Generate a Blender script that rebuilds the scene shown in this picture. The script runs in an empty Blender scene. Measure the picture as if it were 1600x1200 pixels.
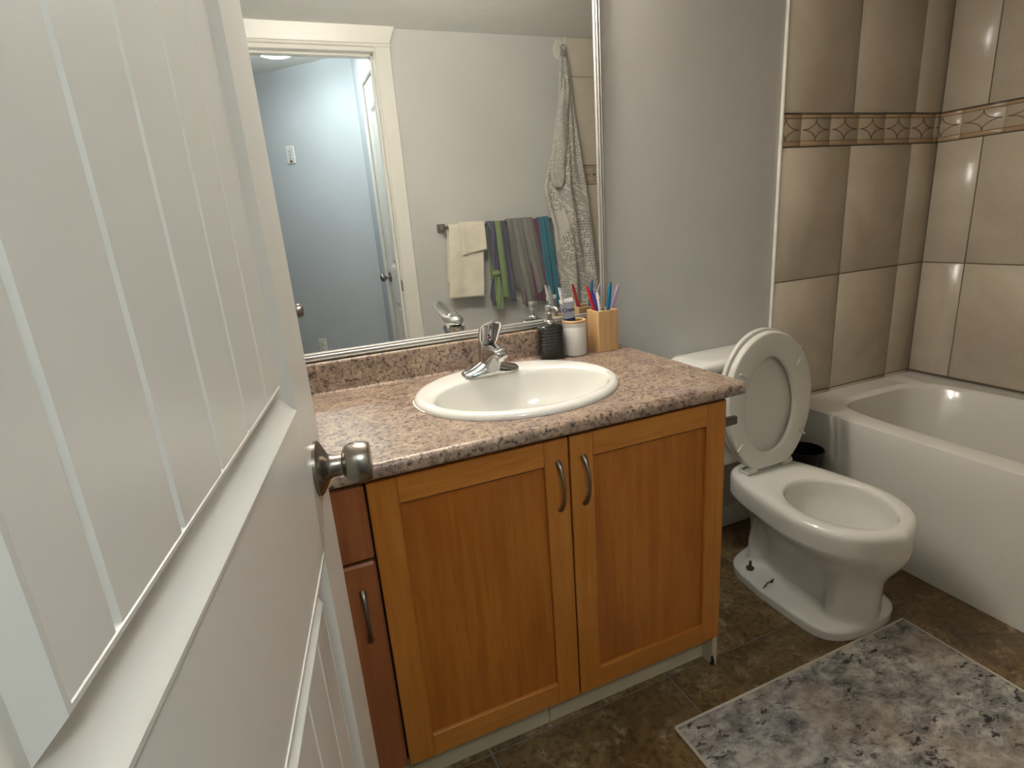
import bpy, math, random
from math import sin, cos, pi, radians
from mathutils import Vector, Matrix
from mathutils.geometry import tessellate_polygon
random.seed(7)
S = bpy.context.scene
COL = S.collection

# ---------------------------------------------------------------- camera
CAM = Vector((-0.9727, -1.5349, 1.2223)); YAW, PITCH, ROLL, FPX = 0.3767, -0.2826, -0.0765, 872.95
fwd = Vector((sin(YAW)*cos(PITCH), cos(YAW)*cos(PITCH), sin(PITCH)))
rgt = Vector((cos(YAW), -sin(YAW), 0)); upv = rgt.cross(fwd)
r2 = cos(ROLL)*rgt + sin(ROLL)*upv; u2 = -sin(ROLL)*rgt + cos(ROLL)*upv
cd = bpy.data.cameras.new('camera'); cam = bpy.data.objects.new('camera', cd); COL.objects.link(cam)
cd.sensor_width = 36; cd.sensor_fit = 'HORIZONTAL'; cd.lens = FPX/1600*36; cd.clip_start = 0.01; cd.clip_end = 50
M = Matrix((r2, u2, -fwd)).transposed().to_4x4(); M.translation = CAM; cam.matrix_world = M
S.camera = cam
# ---------------------------------------------------------------- world, exposure, lamp strengths
w = bpy.data.worlds.new('world'); S.world = w; w.use_nodes = True
w.node_tree.nodes['Background'].inputs[0].default_value = (0.55, 0.6, 0.68, 1)
w.node_tree.nodes['Background'].inputs[1].default_value = 0.02
S.view_settings.view_transform = 'Standard'; S.view_settings.look = 'None'
S.view_settings.gamma = 1; S.view_settings.use_curve_mapping = False
S.view_settings.exposure = 0.68
BULB_STRENGTH = 66.0; BULB_COL = (1.0, 0.945, 0.87)
HALL_STRENGTH = 48.0; HALL_COL = (0.84, 0.95, 1.0)

# ---------------------------------------------------------------- mesh collector
class MB:
    def __init__(s): s.v = []; s.f = []; s.uv = {}; s.mi = []; s.cur = 0
    def add(s, vs, fs, uvs=None):
        o = len(s.v); s.v += [Vector(p) for p in vs]
        for k, f in enumerate(fs):
            s.f.append(tuple(i+o for i in f)); s.mi.append(s.cur)
            if uvs: s.uv[len(s.f)-1] = [uvs[i] for i in f]
        return s
    def box(s, x0, x1, y0, y1, z0, z1, b=0.0):
        if x0 > x1: x0, x1 = x1, x0
        if y0 > y1: y0, y1 = y1, y0
        if z0 > z1: z0, z1 = z1, z0
        if b <= 0:
            vs = [(x, y, z) for x in (x0, x1) for y in (y0, y1) for z in (z0, z1)]
            return s.add(vs, [(0,1,3,2),(4,6,7,5),(0,4,5,1),(2,3,7,6),(0,2,6,4),(1,5,7,3)])
        b = min(b, (x1-x0)*.49, (y1-y0)*.49, (z1-z0)*.49)
        vs = []; id = {}
        X = (x0, x1); Y = (y0, y1); Z = (z0, z1); sg = (1, -1)
        for i in (0,1):
            for j in (0,1):
                for k in (0,1):
                    for a in range(3):
                        p = [X[i], Y[j], Z[k]]
                        if a != 0: p[0] += sg[i]*b
                        if a != 1: p[1] += sg[j]*b
                        if a != 2: p[2] += sg[k]*b
                        id[i,j,k,a] = len(vs); vs.append(tuple(p))
        fs = []
        for i in (0,1):
            q = [id[i,0,0,0], id[i,1,0,0], id[i,1,1,0], id[i,0,1,0]]; fs.append(q if i else q[::-1])
            q = [id[0,i,0,1], id[0,i,1,1], id[1,i,1,1], id[1,i,0,1]]; fs.append(q if i else q[::-1])
            q = [id[0,0,i,2], id[1,0,i,2], id[1,1,i,2], id[0,1,i,2]]; fs.append(q if i else q[::-1])
        for a in (0,1):
            for c in (0,1):
                for (A, B, e) in ((0,1,'z'), (0,2,'y'), (1,2,'x')):
                    def I(t, ax):
                        ijk = (a, c, t) if e == 'z' else ((a, t, c) if e == 'y' else (t, a, c))
                        return id[ijk + (ax,)]
                    q = [I(0,A), I(1,A), I(1,B), I(0,B)]
                    n = (Vector(vs[q[1]])-Vector(vs[q[0]])).cross(Vector(vs[q[2]])-Vector(vs[q[0]]))
                    m = sum((Vector(vs[t]) for t in q), Vector())/4 - Vector(((x0+x1)/2, (y0+y1)/2, (z0+z1)/2))
                    # outward direction test in the normalised box
                    m = Vector((m.x/(x1-x0), m.y/(y1-y0), m.z/(z1-z0)))
                    nn = Vector((n.x, n.y, n.z))
                    fs.append(q if nn.dot(Vector((0 if e=='x' else m.x, 0 if e=='y' else m.y, 0 if e=='z' else m.z))) > 0 else q[::-1])
        for i in (0,1):
            for j in (0,1):
                for k in (0,1):
                    q = [id[i,j,k,0], id[i,j,k,1], id[i,j,k,2]]
                    fs.append(q if (i+j+k) % 2 == 1 else q[::-1])
        return s.add(vs, fs)
    def loft(s, rings, closed=True, cap0=True, cap1=True, uv=False):
        n = len(rings[0]); vs = [p for r in rings for p in r]; fs = []
        for a in range(len(rings)-1):
            for i in range(n if closed else n-1):
                j = (i+1) % n
                fs.append((a*n+i, a*n+j, (a+1)*n+j, (a+1)*n+i))
        if cap0: fs.append(tuple(range(n))[::-1])
        if cap1: fs.append(tuple((len(rings)-1)*n+i for i in range(n)))
        return s.add(vs, fs)
    def lathe(s, prof, c=(0,0,0), n=32, axis='z', sx=1, sy=1, cap0=True, cap1=True):
        rings = []
        for r, h in prof:
            ring = []
            for i in range(n):
                t = 2*pi*i/n; a, b = r*cos(t)*sx, r*sin(t)*sy
                p = (a, b, h) if axis == 'z' else ((a, -h, b) if axis == 'y' else (h, a, b))
                ring.append((c[0]+p[0], c[1]+p[1], c[2]+p[2]))
            rings.append(ring)
        return s.loft(rings, True, cap0, cap1)
    def tube(s, pts, rad, n=12, cap=True, flat=None):
        pts = [Vector(p) for p in pts]; rings = []
        if not hasattr(rad, '__len__'): rad = [rad]*len(pts)
        prevn = None
        for i, p in enumerate(pts):
            t = (pts[min(i+1, len(pts)-1)] - pts[max(i-1, 0)]).normalized()
            if prevn is None:
                a = Vector((0,0,1)) if abs(t.z) < .9 else Vector((1,0,0))
                nn = (a - t*a.dot(t)).normalized()
            else: nn = (prevn - t*prevn.dot(t)).normalized()
            prevn = nn; bb = t.cross(nn)
            r = rad[i]; ra, rb = (r, r) if not hasattr(r, '__len__') else r
            rings.append([p + nn*ra*cos(2*pi*k/n) + bb*rb*sin(2*pi*k/n) for k in range(n)])
        return s.loft(rings, True, cap, cap)
    def grid(s, fn, nu, nv, flip=False):
        vs = []; uvs = []
        for j in range(nv+1):
            for i in range(nu+1):
                u, v = i/nu, j/nv; vs.append(fn(u, v)); uvs.append((u, v))
        fs = []
        for j in range(nv):
            for i in range(nu):
                a = j*(nu+1)+i; q = (a, a+1, a+nu+2, a+nu+1); fs.append(q[::-1] if flip else q)
        return s.add(vs, fs, uvs)
    def prism(s, poly, axis, a, b):
        def P(p, t): return (t, p[0], p[1]) if axis == 'x' else ((p[0], t, p[1]) if axis == 'y' else (p[0], p[1], t))
        n = len(poly); vs = [P(p, a) for p in poly] + [P(p, b) for p in poly]
        fs = [(i, (i+1) % n, n+(i+1) % n, n+i) for i in range(n)] + [tuple(range(n))[::-1], tuple(range(n, 2*n))]
        return s.add(vs, fs)
    def xf(s, m): s.v = [m @ p for p in s.v]; return s
    def mesh(s, name, smooth=True, ang=35, fix=True):
        me = bpy.data.meshes.new(name); me.from_pydata([tuple(p) for p in s.v], [], s.f); me.validate(clean_customdata=False)
        if s.uv and len(me.polygons) == len(s.f):
            l = me.uv_layers.new(name='UVMap')
            for k, us in s.uv.items():
                for li, u_ in zip(me.polygons[k].loop_indices, us): l.data[li].uv = u_
        if any(s.mi) and len(me.polygons) == len(s.f):
            for k, m in enumerate(s.mi): me.polygons[k].material_index = m
        if fix:
            import bmesh
            bm = bmesh.new(); bm.from_mesh(me); bmesh.ops.recalc_face_normals(bm, faces=bm.faces); bm.to_mesh(me); bm.free()
        if smooth:
            for p in me.polygons: p.use_smooth = True
            me.set_sharp_from_angle(angle=radians(ang))
        me.update(); return me

ORG = {}
def ob(name, mb, mat, parent=None, smooth=True, ang=35, label=None, kind=None, fix=True):
    if isinstance(mb, MB):
        lo = [min(p[i] for p in mb.v) for i in range(3)]; hi = [max(p[i] for p in mb.v) for i in range(3)]
        c = Vector([(a+b)/2 for a, b in zip(lo, hi)])
        mb.v = [p - c for p in mb.v]
        me = mb.mesh(name, smooth, ang, fix)
    else: me, c = mb
    o = bpy.data.objects.new(name, me); COL.objects.link(o)
    mats = mat if isinstance(mat, (list, tuple)) else [mat]
    if not me.materials:
        for m in mats: me.materials.append(m)
    o.location = c - (ORG[parent] if parent else Vector())
    ORG[o] = c
    if parent: o.parent = parent
    if label: o['label'] = label
    if kind: o['kind'] = kind
    return o
def inst(src, name, dloc, parent=None):
    """copy of one object, moved by dloc (in the thing's frame)"""
    o = src.copy(); COL.objects.link(o); o.name = name; c = ORG[src] + Vector(dloc); ORG[o] = c
    o.parent = parent; o.location = c - (ORG[parent] if parent else Vector()); return o
def thing(name, label, cat, base, group=None, rotz=0, local=False, kind=None):
    e = bpy.data.objects.new(name, None); COL.objects.link(e); e.empty_display_size = .05
    e.location = base; e.rotation_euler = (0, 0, rotz); e['label'] = label
    if cat: e['category'] = cat
    if group: e['group'] = group
    if kind: e['kind'] = kind
    ORG[e] = Vector((0,0,0)) if local else Vector(base); return e
def tag(o, label, cat=None, group=None, kind=None):
    o['label'] = label
    if cat: o['category'] = cat
    if group: o['group'] = group
    if kind: o['kind'] = kind
    return o

# ---------------------------------------------------------------- materials
def srgb(r, g, b):
    f = lambda c: ((c/255+.055)/1.055)**2.4 if c/255 > .04045 else c/255/12.92
    return (f(r), f(g), f(b), 1)
class NT:
    def __init__(s, name):
        s.m = bpy.data.materials.new(name); s.m.use_nodes = True; s.t = s.m.node_tree; s.b = s.t.nodes['Principled BSDF']
    def n(s, typ, **kw):
        nd = s.t.nodes.new(typ)
        for k, v in kw.items(): setattr(nd, k, v)
        return nd
    def l(s, a, b): s.t.links.new(a, b)
    def pos(s, scale=(1,1,1), rnd=0.0, rot=(0,0,0), uv=False):
        mp = s.n('ShaderNodeMapping'); mp.inputs['Scale'].default_value = scale; mp.inputs['Rotation'].default_value = rot
        if uv: src = s.n('ShaderNodeTexCoord').outputs['UV']
        else: src = s.n('ShaderNodeNewGeometry').outputs['Position']
        if rnd:
            oi = s.n('ShaderNodeObjectInfo'); mu = s.n('ShaderNodeMath', operation='MULTIPLY'); mu.inputs[1].default_value = rnd
            s.l(oi.outputs['Random'], mu.inputs[0]); ad = s.n('ShaderNodeVectorMath', operation='ADD')
            s.l(src, ad.inputs[0]); s.l(mu.outputs[0], ad.inputs[1]); src = ad.outputs[0]
        s.l(src, mp.inputs['Vector']); return mp.outputs[0]
    def noise(s, vec, scale, detail=4, rough=.55, dist=0):
        nd = s.n('ShaderNodeTexNoise'); nd.inputs['Scale'].default_value = scale; nd.inputs['Detail'].default_value = detail
        nd.inputs['Roughness'].default_value = rough; nd.inputs['Distortion'].default_value = dist
        s.l(vec, nd.inputs['Vector']); return nd.outputs['Fac']
    def ramp(s, fac, stops, interp='LINEAR'):
        r = s.n('ShaderNodeValToRGB'); r.color_ramp.interpolation = interp; e = r.color_ramp.elements
        while len(e) < len(stops): e.new(.5)
        for k, (p, c) in enumerate(stops): e[k].position = p; e[k].color = c if hasattr(c, '__len__') else (c, c, c, 1)
        s.l(fac, r.inputs[0]); return r.outputs[0]
    def mix(s, fac, a, b, mode='MIX'):
        m = s.n('ShaderNodeMix', data_type='RGBA', blend_type=mode)
        for sock, val in ((m.inputs[0], fac), (m.inputs[6], a), (m.inputs[7], b)):
            if hasattr(val, 'is_linked') or isinstance(val, bpy.types.NodeSocket): s.l(val, sock)
            else: sock.default_value = val
        return m.outputs[2]
    def math(s, op, a, b=0.0):
        m = s.n('ShaderNodeMath', operation=op)
        for k, val in enumerate((a, b)):
            if isinstance(val, bpy.types.NodeSocket): s.l(val, m.inputs[k])
            else: m.inputs[k].default_value = val
        return m.outputs[0]
    def bump(s, h, strength=.2, dist=.001):
        b = s.n('ShaderNodeBump'); b.inputs['Strength'].default_value = strength; b.inputs['Distance'].default_value = dist
        s.l(h, b.inputs['Height']); s.l(b.outputs[0], s.b.inputs['Normal'])
    def set(s, col=None, rough=None, metal=None, spec=None, coat=None):
        B = s.b.inputs
        def put(k, v):
            if v is None: return
            if isinstance(v, bpy.types.NodeSocket): s.l(v, B[k])
            else: B[k].default_value = v
        put('Base Color', col); put('Roughness', rough); put('Metallic', metal); put('Specular IOR Level', spec)
        if coat is not None: B['Coat Weight'].default_value = coat; B['Coat Roughness'].default_value = .15
        return s.m
def plain(name, col, rough=.5, metal=0, var=.06, vscale=8, bump=0, bscale=300, spec=None, coat=None):
    t = NT(name); p = t.pos(); f = t.noise(p, vscale, 3)
    c0 = tuple(c*(1-var) for c in col[:3])+(1,); c1 = tuple(min(1, c*(1+var)) for c in col[:3])+(1,)
    m = t.set(t.ramp(f, [(.3, c0), (.7, c1)]), rough, metal, spec, coat)
    if bump: t.bump(t.noise(p, bscale, 2), bump, .0008)
    return m

def wall_paint(name, col):
    t = NT(name); p = t.pos(); f = t.noise(p, 2.5, 3)
    c = Vector(col[:3]); t.set(t.ramp(f, [(.3, tuple(c*.96)+(1,)), (.7, tuple(c*1.03)+(1,))]), .6)
    t.bump(t.noise(p, 180, 3), .18, .001); return t.m
MW = wall_paint('wall_paint_grey', srgb(196, 194, 189))
MWH = wall_paint('wall_paint_hall', srgb(180, 185, 188))
MCEIL = plain('ceiling_texture_paint', srgb(222, 220, 214), .8, var=.03, bump=.5, bscale=120)
MTRIM = plain('white_trim_paint', srgb(226, 222, 212), .32, var=.015, vscale=5)
MDOOR = plain('white_door_paint', srgb(218, 214, 205), .28, var=.015, vscale=4, bump=.04, bscale=60)
MNICK = plain('brushed_nickel', srgb(150, 143, 133), .27, 1, var=.05)
MNICKD = plain('satin_nickel_pull', srgb(140, 130, 118), .3, 1, var=.05)
MCHR = plain('chrome', srgb(205, 205, 205), .06, 1, var=.02)
MFRAME = plain('silver_mirror_frame', srgb(178, 175, 169), .38, .6, var=.03)
MCREAM = plain('cream_laminate', srgb(190, 178, 148), .45, var=.03, bump=.1, bscale=80)
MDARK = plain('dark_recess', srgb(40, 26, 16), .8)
MPORC = plain('white_porcelain', srgb(226, 223, 214), .08, var=.01, coat=.3)
MPLAS = plain('white_plastic', srgb(214, 210, 198), .22, var=.015)
MCAULK = plain('white_caulk', srgb(225, 220, 208), .5, var=.05, vscale=40)
MBLACKC = plain('black_ceramic', srgb(26, 26, 24), .16, var=.15, coat=.4)
MBLACK = plain('black_plastic', srgb(18, 18, 18), .4)
MBAMB = None
t = NT('mirror_glass'); t.set((.88, .905, .885, 1), .0, .95); MMIR = t.m
t = NT('water'); t.set((.8, .85, .82, 1), .02); t.b.inputs['Transmission Weight'].default_value = 1; t.b.inputs['IOR'].default_value = 1.33; MWATER = t.m
def emis(name, col, st):
    t = NT(name); t.set((*col, 1), .3); t.b.inputs['Emission Color'].default_value = (*col, 1); t.b.inputs['Emission Strength'].default_value = st; return t.m
MBULB = emis('frosted_bulb_glow', BULB_COL, BULB_STRENGTH)
MHALL = emis('hall_dome_glow', HALL_COL, HALL_STRENGTH)

def wood(name, c_dark, c_mid, c_light, axis, rough=.33, scale=1.0):
    t = NT(name)
    sc = {'z': (26, 26, 1.6), 'x': (1.6, 26, 26), 'y': (26, 1.6, 26)}[axis]
    p = t.pos(tuple(s_*scale for s_ in sc), rnd=7.3); f = t.noise(p, 1.6, 8, .62, .6)
    p2 = t.pos((3, 3, 1.3) if axis == 'z' else (1.3, 3, 3), rnd=3.1); g = t.noise(p2, 1.7, 3, .5, .4)
    c1 = t.ramp(f, [(.2, c_dark), (.5, c_mid), (.85, c_light)])
    c2 = t.mix(t.ramp(g, [(.35, 0.0), (.7, .55)]), c1, c_dark)
    p3 = t.pos(tuple(s_*7*scale for s_ in sc), rnd=5); h = t.noise(p3, 2, 4)
    c3 = t.mix(t.ramp(h, [(.45, .0), (.72, .16)]), c2, c_dark, 'MULTIPLY')
    t.set(c3, t.ramp(f, [(.3, rough-.04), (.7, rough+.1)]), 0, .45)
    t.bump(f, .08, .0006); return t.m
WA, WB, WC = srgb(156, 90, 30), srgb(186, 119, 46), srgb(204, 142, 68)
MWV = wood('honey_maple_vertical', WA, WB, WC, 'z'); MWHZ = wood('honey_maple_horizontal', WA, WB, WC, 'x')
MWP = wood('amber_maple_panel', srgb(142, 76, 20), srgb(172, 102, 34), srgb(190, 124, 52), 'z')
RA, RB, RC = srgb(122, 66, 34), srgb(156, 92, 52), srgb(174, 110, 66)
MWR = wood('reddish_maple_vertical', RA, RB, RC, 'z')
MBAMB = wood('bamboo', srgb(176, 134, 86), srgb(206, 166, 116), srgb(222, 186, 138), 'z', .45)

# granite look laminate
t = NT('brown_granite_laminate'); p = t.pos()
n1 = t.noise(p, 100, 7, .72, .25); n2 = t.noise(t.pos((1,1.4,1)), 22, 8, .74, .7); n3 = t.noise(p, 7, 4, .6, .8); n4 = t.noise(p, 330, 3, .6)
base = t.ramp(n2, [(.3, srgb(98, 80, 72)), (.45, srgb(144, 121, 106)), (.58, srgb(172, 149, 126)), (.75, srgb(192, 172, 148))])
base = t.mix(t.ramp(n3, [(.5, 0.0), (.68, .5)]), base, srgb(140, 126, 126))
base = t.mix(t.ramp(n1, [(.41, .92), (.475, 0.0)]), base, srgb(52, 40, 38))
base = t.mix(t.ramp(n4, [(.52, 0.0), (.68, .55)]), base, srgb(206, 178, 146))
dk = t.math('MULTIPLY', t.ramp(t.noise(p, 46, 5, .72, 1.0), [(.53, 0.0), (.6, .85)]), t.ramp(n1, [(.4, 1.0), (.62, .2)]))
base = t.mix(dk, base, srgb(50, 38, 36))
t.set(base, .34, 0, .5); MGRAN = t.m

# floor tile: brown slate-like mottled
t = NT('brown_floor_tile'); p = t.pos(rnd=5.0)
a = t.noise(p, 7, 8, .68, .6); b = t.noise(p, 13, 8, .74, .5); d = t.noise(p, 60, 5, .7)
base = t.ramp(a, [(.3, srgb(82, 62, 36)), (.5, srgb(118, 94, 58)), (.7, srgb(146, 122, 84))])
base = t.mix(t.ramp(b, [(.53, 0.0), (.68, .8)]), base, srgb(186, 168, 132))
base = t.mix(t.ramp(d, [(.38, .7), (.5, 0.0)]), base, srgb(60, 44, 26))
t.set(base, t.ramp(a, [(.3, .3), (.7, .5)])); t.bump(a, .25, .002); MFT = t.m
MGROUT = plain('grey_floor_grout', srgb(128, 116, 98), .8, var=.12, vscale=30)
MHFLOOR = wood('hall_floor_wood', srgb(90, 60, 38), srgb(122, 86, 56), srgb(140, 102, 70), 'y')
# bath wall tile
t = NT('beige_wall_tile'); p = t.pos(rnd=2.0)
a = t.noise(p, 6, 5, .6, .8)
t.set(t.ramp(a, [(.3, srgb(190, 177, 158)), (.7, srgb(204, 192, 172))]), .22, 0, .5); MWT = t.m
MWG = plain('dark_wall_grout', srgb(110, 96, 80), .8)
MBT = plain('border_tile_tan', srgb(176, 150, 118), .25); MBF = plain('border_tile_field', srgb(186, 170, 148), .25)
MBL = plain('border_tile_brown_line', srgb(92, 78, 62), .3)
# bath mat
t = NT('grey_abstract_mat'); p = t.pos()
a = t.noise(t.pos((1, 1.5, 1), rot=(0,0,.5)), 16, 8, .74, .3); b = t.noise(t.pos((1, 1.7, 1), rot=(0,0,.45)), 34, 6, .7, .3); d = t.noise(p, 5.0, 3)
base = t.ramp(a, [(.36, srgb(92, 90, 88)), (.48, srgb(146, 142, 136)), (.62, srgb(196, 190, 180))])
base = t.mix(t.ramp(d, [(.48, 0.0), (.62, .4)]), base, srgb(180, 158, 140))
dm = t.math('MULTIPLY', t.ramp(b, [(.55, 0.0), (.6, .9)]), t.ramp(t.noise(p, 9, 3), [(.42, 0.0), (.55, 1.0)]))
base = t.mix(dm, base, srgb(48, 46, 46))
t.set(base, .95, 0, .1); t.bump(t.noise(p, 500, 3), .6, .002); MMAT = t.m
MBIND = plain('cream_binding', srgb(190, 180, 160), .8, bump=.4, bscale=500)

def cloth(name, col, bump=.5, bs=420, var=.08):
    t = NT(name); p = t.pos(); f = t.noise(p, 14, 4)
    c = Vector(col[:3]); t.set(t.ramp(f, [(.3, tuple(c*(1-var))+(1,)), (.7, tuple(c*(1+var))+(1,))]), .95, 0, .1)
    t.bump(t.noise(p, bs, 3), bump, .0025); return t.m
MTOW = cloth('cream_terry', srgb(226, 216, 196), .8, 300); MGRAY = cloth('grey_knit', srgb(122, 120, 112)); MPLUM = cloth('plum_cloth', srgb(104, 58, 82))
MTEAL = cloth('teal_cloth', srgb(44, 108, 126)); MGREEN = cloth('green_cloth', srgb(122, 142, 92)); MPURP = cloth('purple_cloth', srgb(80, 77, 96))
t = NT('purple_green_stripes'); uvn = t.n('ShaderNodeSeparateXYZ'); t.l(t.n('ShaderNodeTexCoord').outputs['UV'], uvn.inputs[0])
G_, P_ = srgb(122, 142, 92), srgb(80, 77, 96)
t.set(t.ramp(uvn.outputs[0], [(0, G_), (.13, P_), (.42, G_), (.68, P_)], 'CONSTANT'), .95, 0, .1); t.bump(t.noise(t.pos(), 400, 3), .5, .002); MSTR = t.m
# printed cloth
t = NT('grey_print_on_white_cloth')
def brick(rot, wsz, hsz, mort):
    bk = t.n('ShaderNodeTexBrick'); bk.inputs['Scale'].default_value = 1; bk.inputs['Mortar Size'].default_value = mort
    bk.inputs['Brick Width'].default_value = wsz; bk.inputs['Row Height'].default_value = hsz; bk.inputs['Bias'].default_value = 0
    bk.inputs['Color1'].default_value = (0, 0, 0, 1); bk.inputs['Color2'].default_value = (1, 1, 1, 1); bk.inputs['Mortar'].default_value = (0, 0, 0, 1)
    t.l(t.pos((.6, 1.4, 1), uv=True, rot=(0, 0, rot)), bk.inputs['Vector']); return t.ramp(bk.outputs['Color'], [(.22, 0.0), (.32, 1.0)])
b1 = brick(.55, .017, .010, .0022); b2 = brick(-.2, .010, .015, .0022); b3 = brick(-.75, .05, .009, .0026)
vo = t.n('ShaderNodeTexVoronoi'); vo.inputs['Scale'].default_value = 9; t.l(t.pos((.6, 1.4, 1), uv=True, rot=(0, 0, .5)), vo.inputs['Vector'])
cs = t.n('ShaderNodeSeparateColor'); t.l(vo.outputs['Color'], cs.inputs[0])
ink = t.mix(t.ramp(cs.outputs[0], [(.0, 0.0), (.5, 1.0)], 'CONSTANT'), b1, b2)
ink = t.mix(t.ramp(cs.outputs[1], [(.0, 0.0), (.62, 1.0)], 'CONSTANT'), ink, b3)
ink = t.math('MULTIPLY', ink, t.ramp(cs.outputs[2], [(.0, .12), (.16, 1.0)], 'CONSTANT'))
t.set(t.mix(ink, srgb(202, 197, 186), srgb(126, 124, 119)), .95, 0, .1); t.bump(t.noise(t.pos(), 350, 3), .3, .002); MPRINT = t.m
# ---- colours for small things
def pl(name, r, g, b, rough=.25): return plain(name, srgb(r, g, b), rough, var=.04)
MRED = pl('red_plastic', 196, 44, 48); MBLUE = pl('blue_plastic', 54, 60, 150); MWHT = pl('white_brush_plastic', 226, 224, 220)
MTEALP = pl('teal_plastic', 24, 112, 150); MLAV = pl('lavender_plastic', 186, 164, 206); MTUBE = pl('silver_tube', 168, 170, 178, .3); MTPG = pl('silver_grey_print', 138, 140, 148, .3); MNAVY = pl('navy_print', 30, 34, 62)
MBRIS = pl('white_bristles', 230, 230, 226, .6); MCUP = plain('matte_white_ceramic', srgb(214, 211, 204), .42, var=.012)
MINK = pl('dark_ink', 24, 22, 20, .5); MBRASS = pl('tarnished_bolt', 52, 42, 28, .4); MREDDOT = pl('red_dot', 150, 20, 30)
MGREYM = plain('grey_metal', srgb(112, 110, 104), .4, .8)

# ================================================================ room shell
XL, XR, YO, ZC = -1.19, 1.50, -1.498, 2.153     # left wall, right wall, opposite wall, ceiling
XT = 0.672                                       # tile edge on both walls
def struct(name, mb, mat, label=None, parent=None, **k):
    o = ob(name, mb, mat, parent, **k); o['kind'] = 'structure'
    if label: o['label'] = label
    return o
JR, JL = -0.362, -1.092                          # doorway clear edges
DH = 2.05                                        # doorway head
floor = struct('floor', MB().box(XL-.1, XR+.1, YO-.115, .1, -.08, -.004), MGROUT, 'brown mottled square floor tiles with pale grout', smooth=False)
wall_back = struct('wall_back', MB().box(XL-.1, XR+.1, 0, .1, -.004, ZC), MW, 'grey painted wall behind mirror and toilet', smooth=False)
wall_left = struct('wall_left', MB().box(XL-.1, XL, YO-.115, 0, -.004, ZC), MW, 'grey painted wall behind the open door', smooth=False)
wall_right = struct('wall_right', MB().box(XR, XR+.1, YO-.115, 0, -.004, ZC), MW, 'tiled wall along the bathtub', smooth=False)
m = MB(); m.box(XL, JL-.02, YO-.115, YO, -.004, ZC); m.box(JR+.02, XR, YO-.115, YO, -.004, ZC); m.box(JL-.02, JR+.02, YO-.115, YO, DH+.02, ZC)
wall_front = struct('wall_front', m, MW, 'grey wall with the doorway and towel bar', smooth=False)
struct('ceiling', MB().box(XL-.1, XR+.1, YO, .1, ZC, ZC+.06), MCEIL, 'pale textured bathroom ceiling', smooth=False)

# floor tiles
FT = .518; xs = [-.177+FT*k for k in range(-2, 4)]; ys = [-.52+FT*k for k in range(-2, 2)]
G = .0028
def clampseg(a, b, lo, hi): return max(a, lo), min(b, hi)
for xa in xs:
    for ya in ys:
        x0, x1 = clampseg(xa, xa+FT, XL, XR); y0, y1 = clampseg(ya, ya+FT, YO-.11, 0)
        if x1-x0 < .02 or y1-y0 < .01: continue
        ob('tile', MB().box(x0+G, x1-G, y0+G, y1-G, -.006, 0, .0015), MFT, floor, ang=60)

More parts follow.
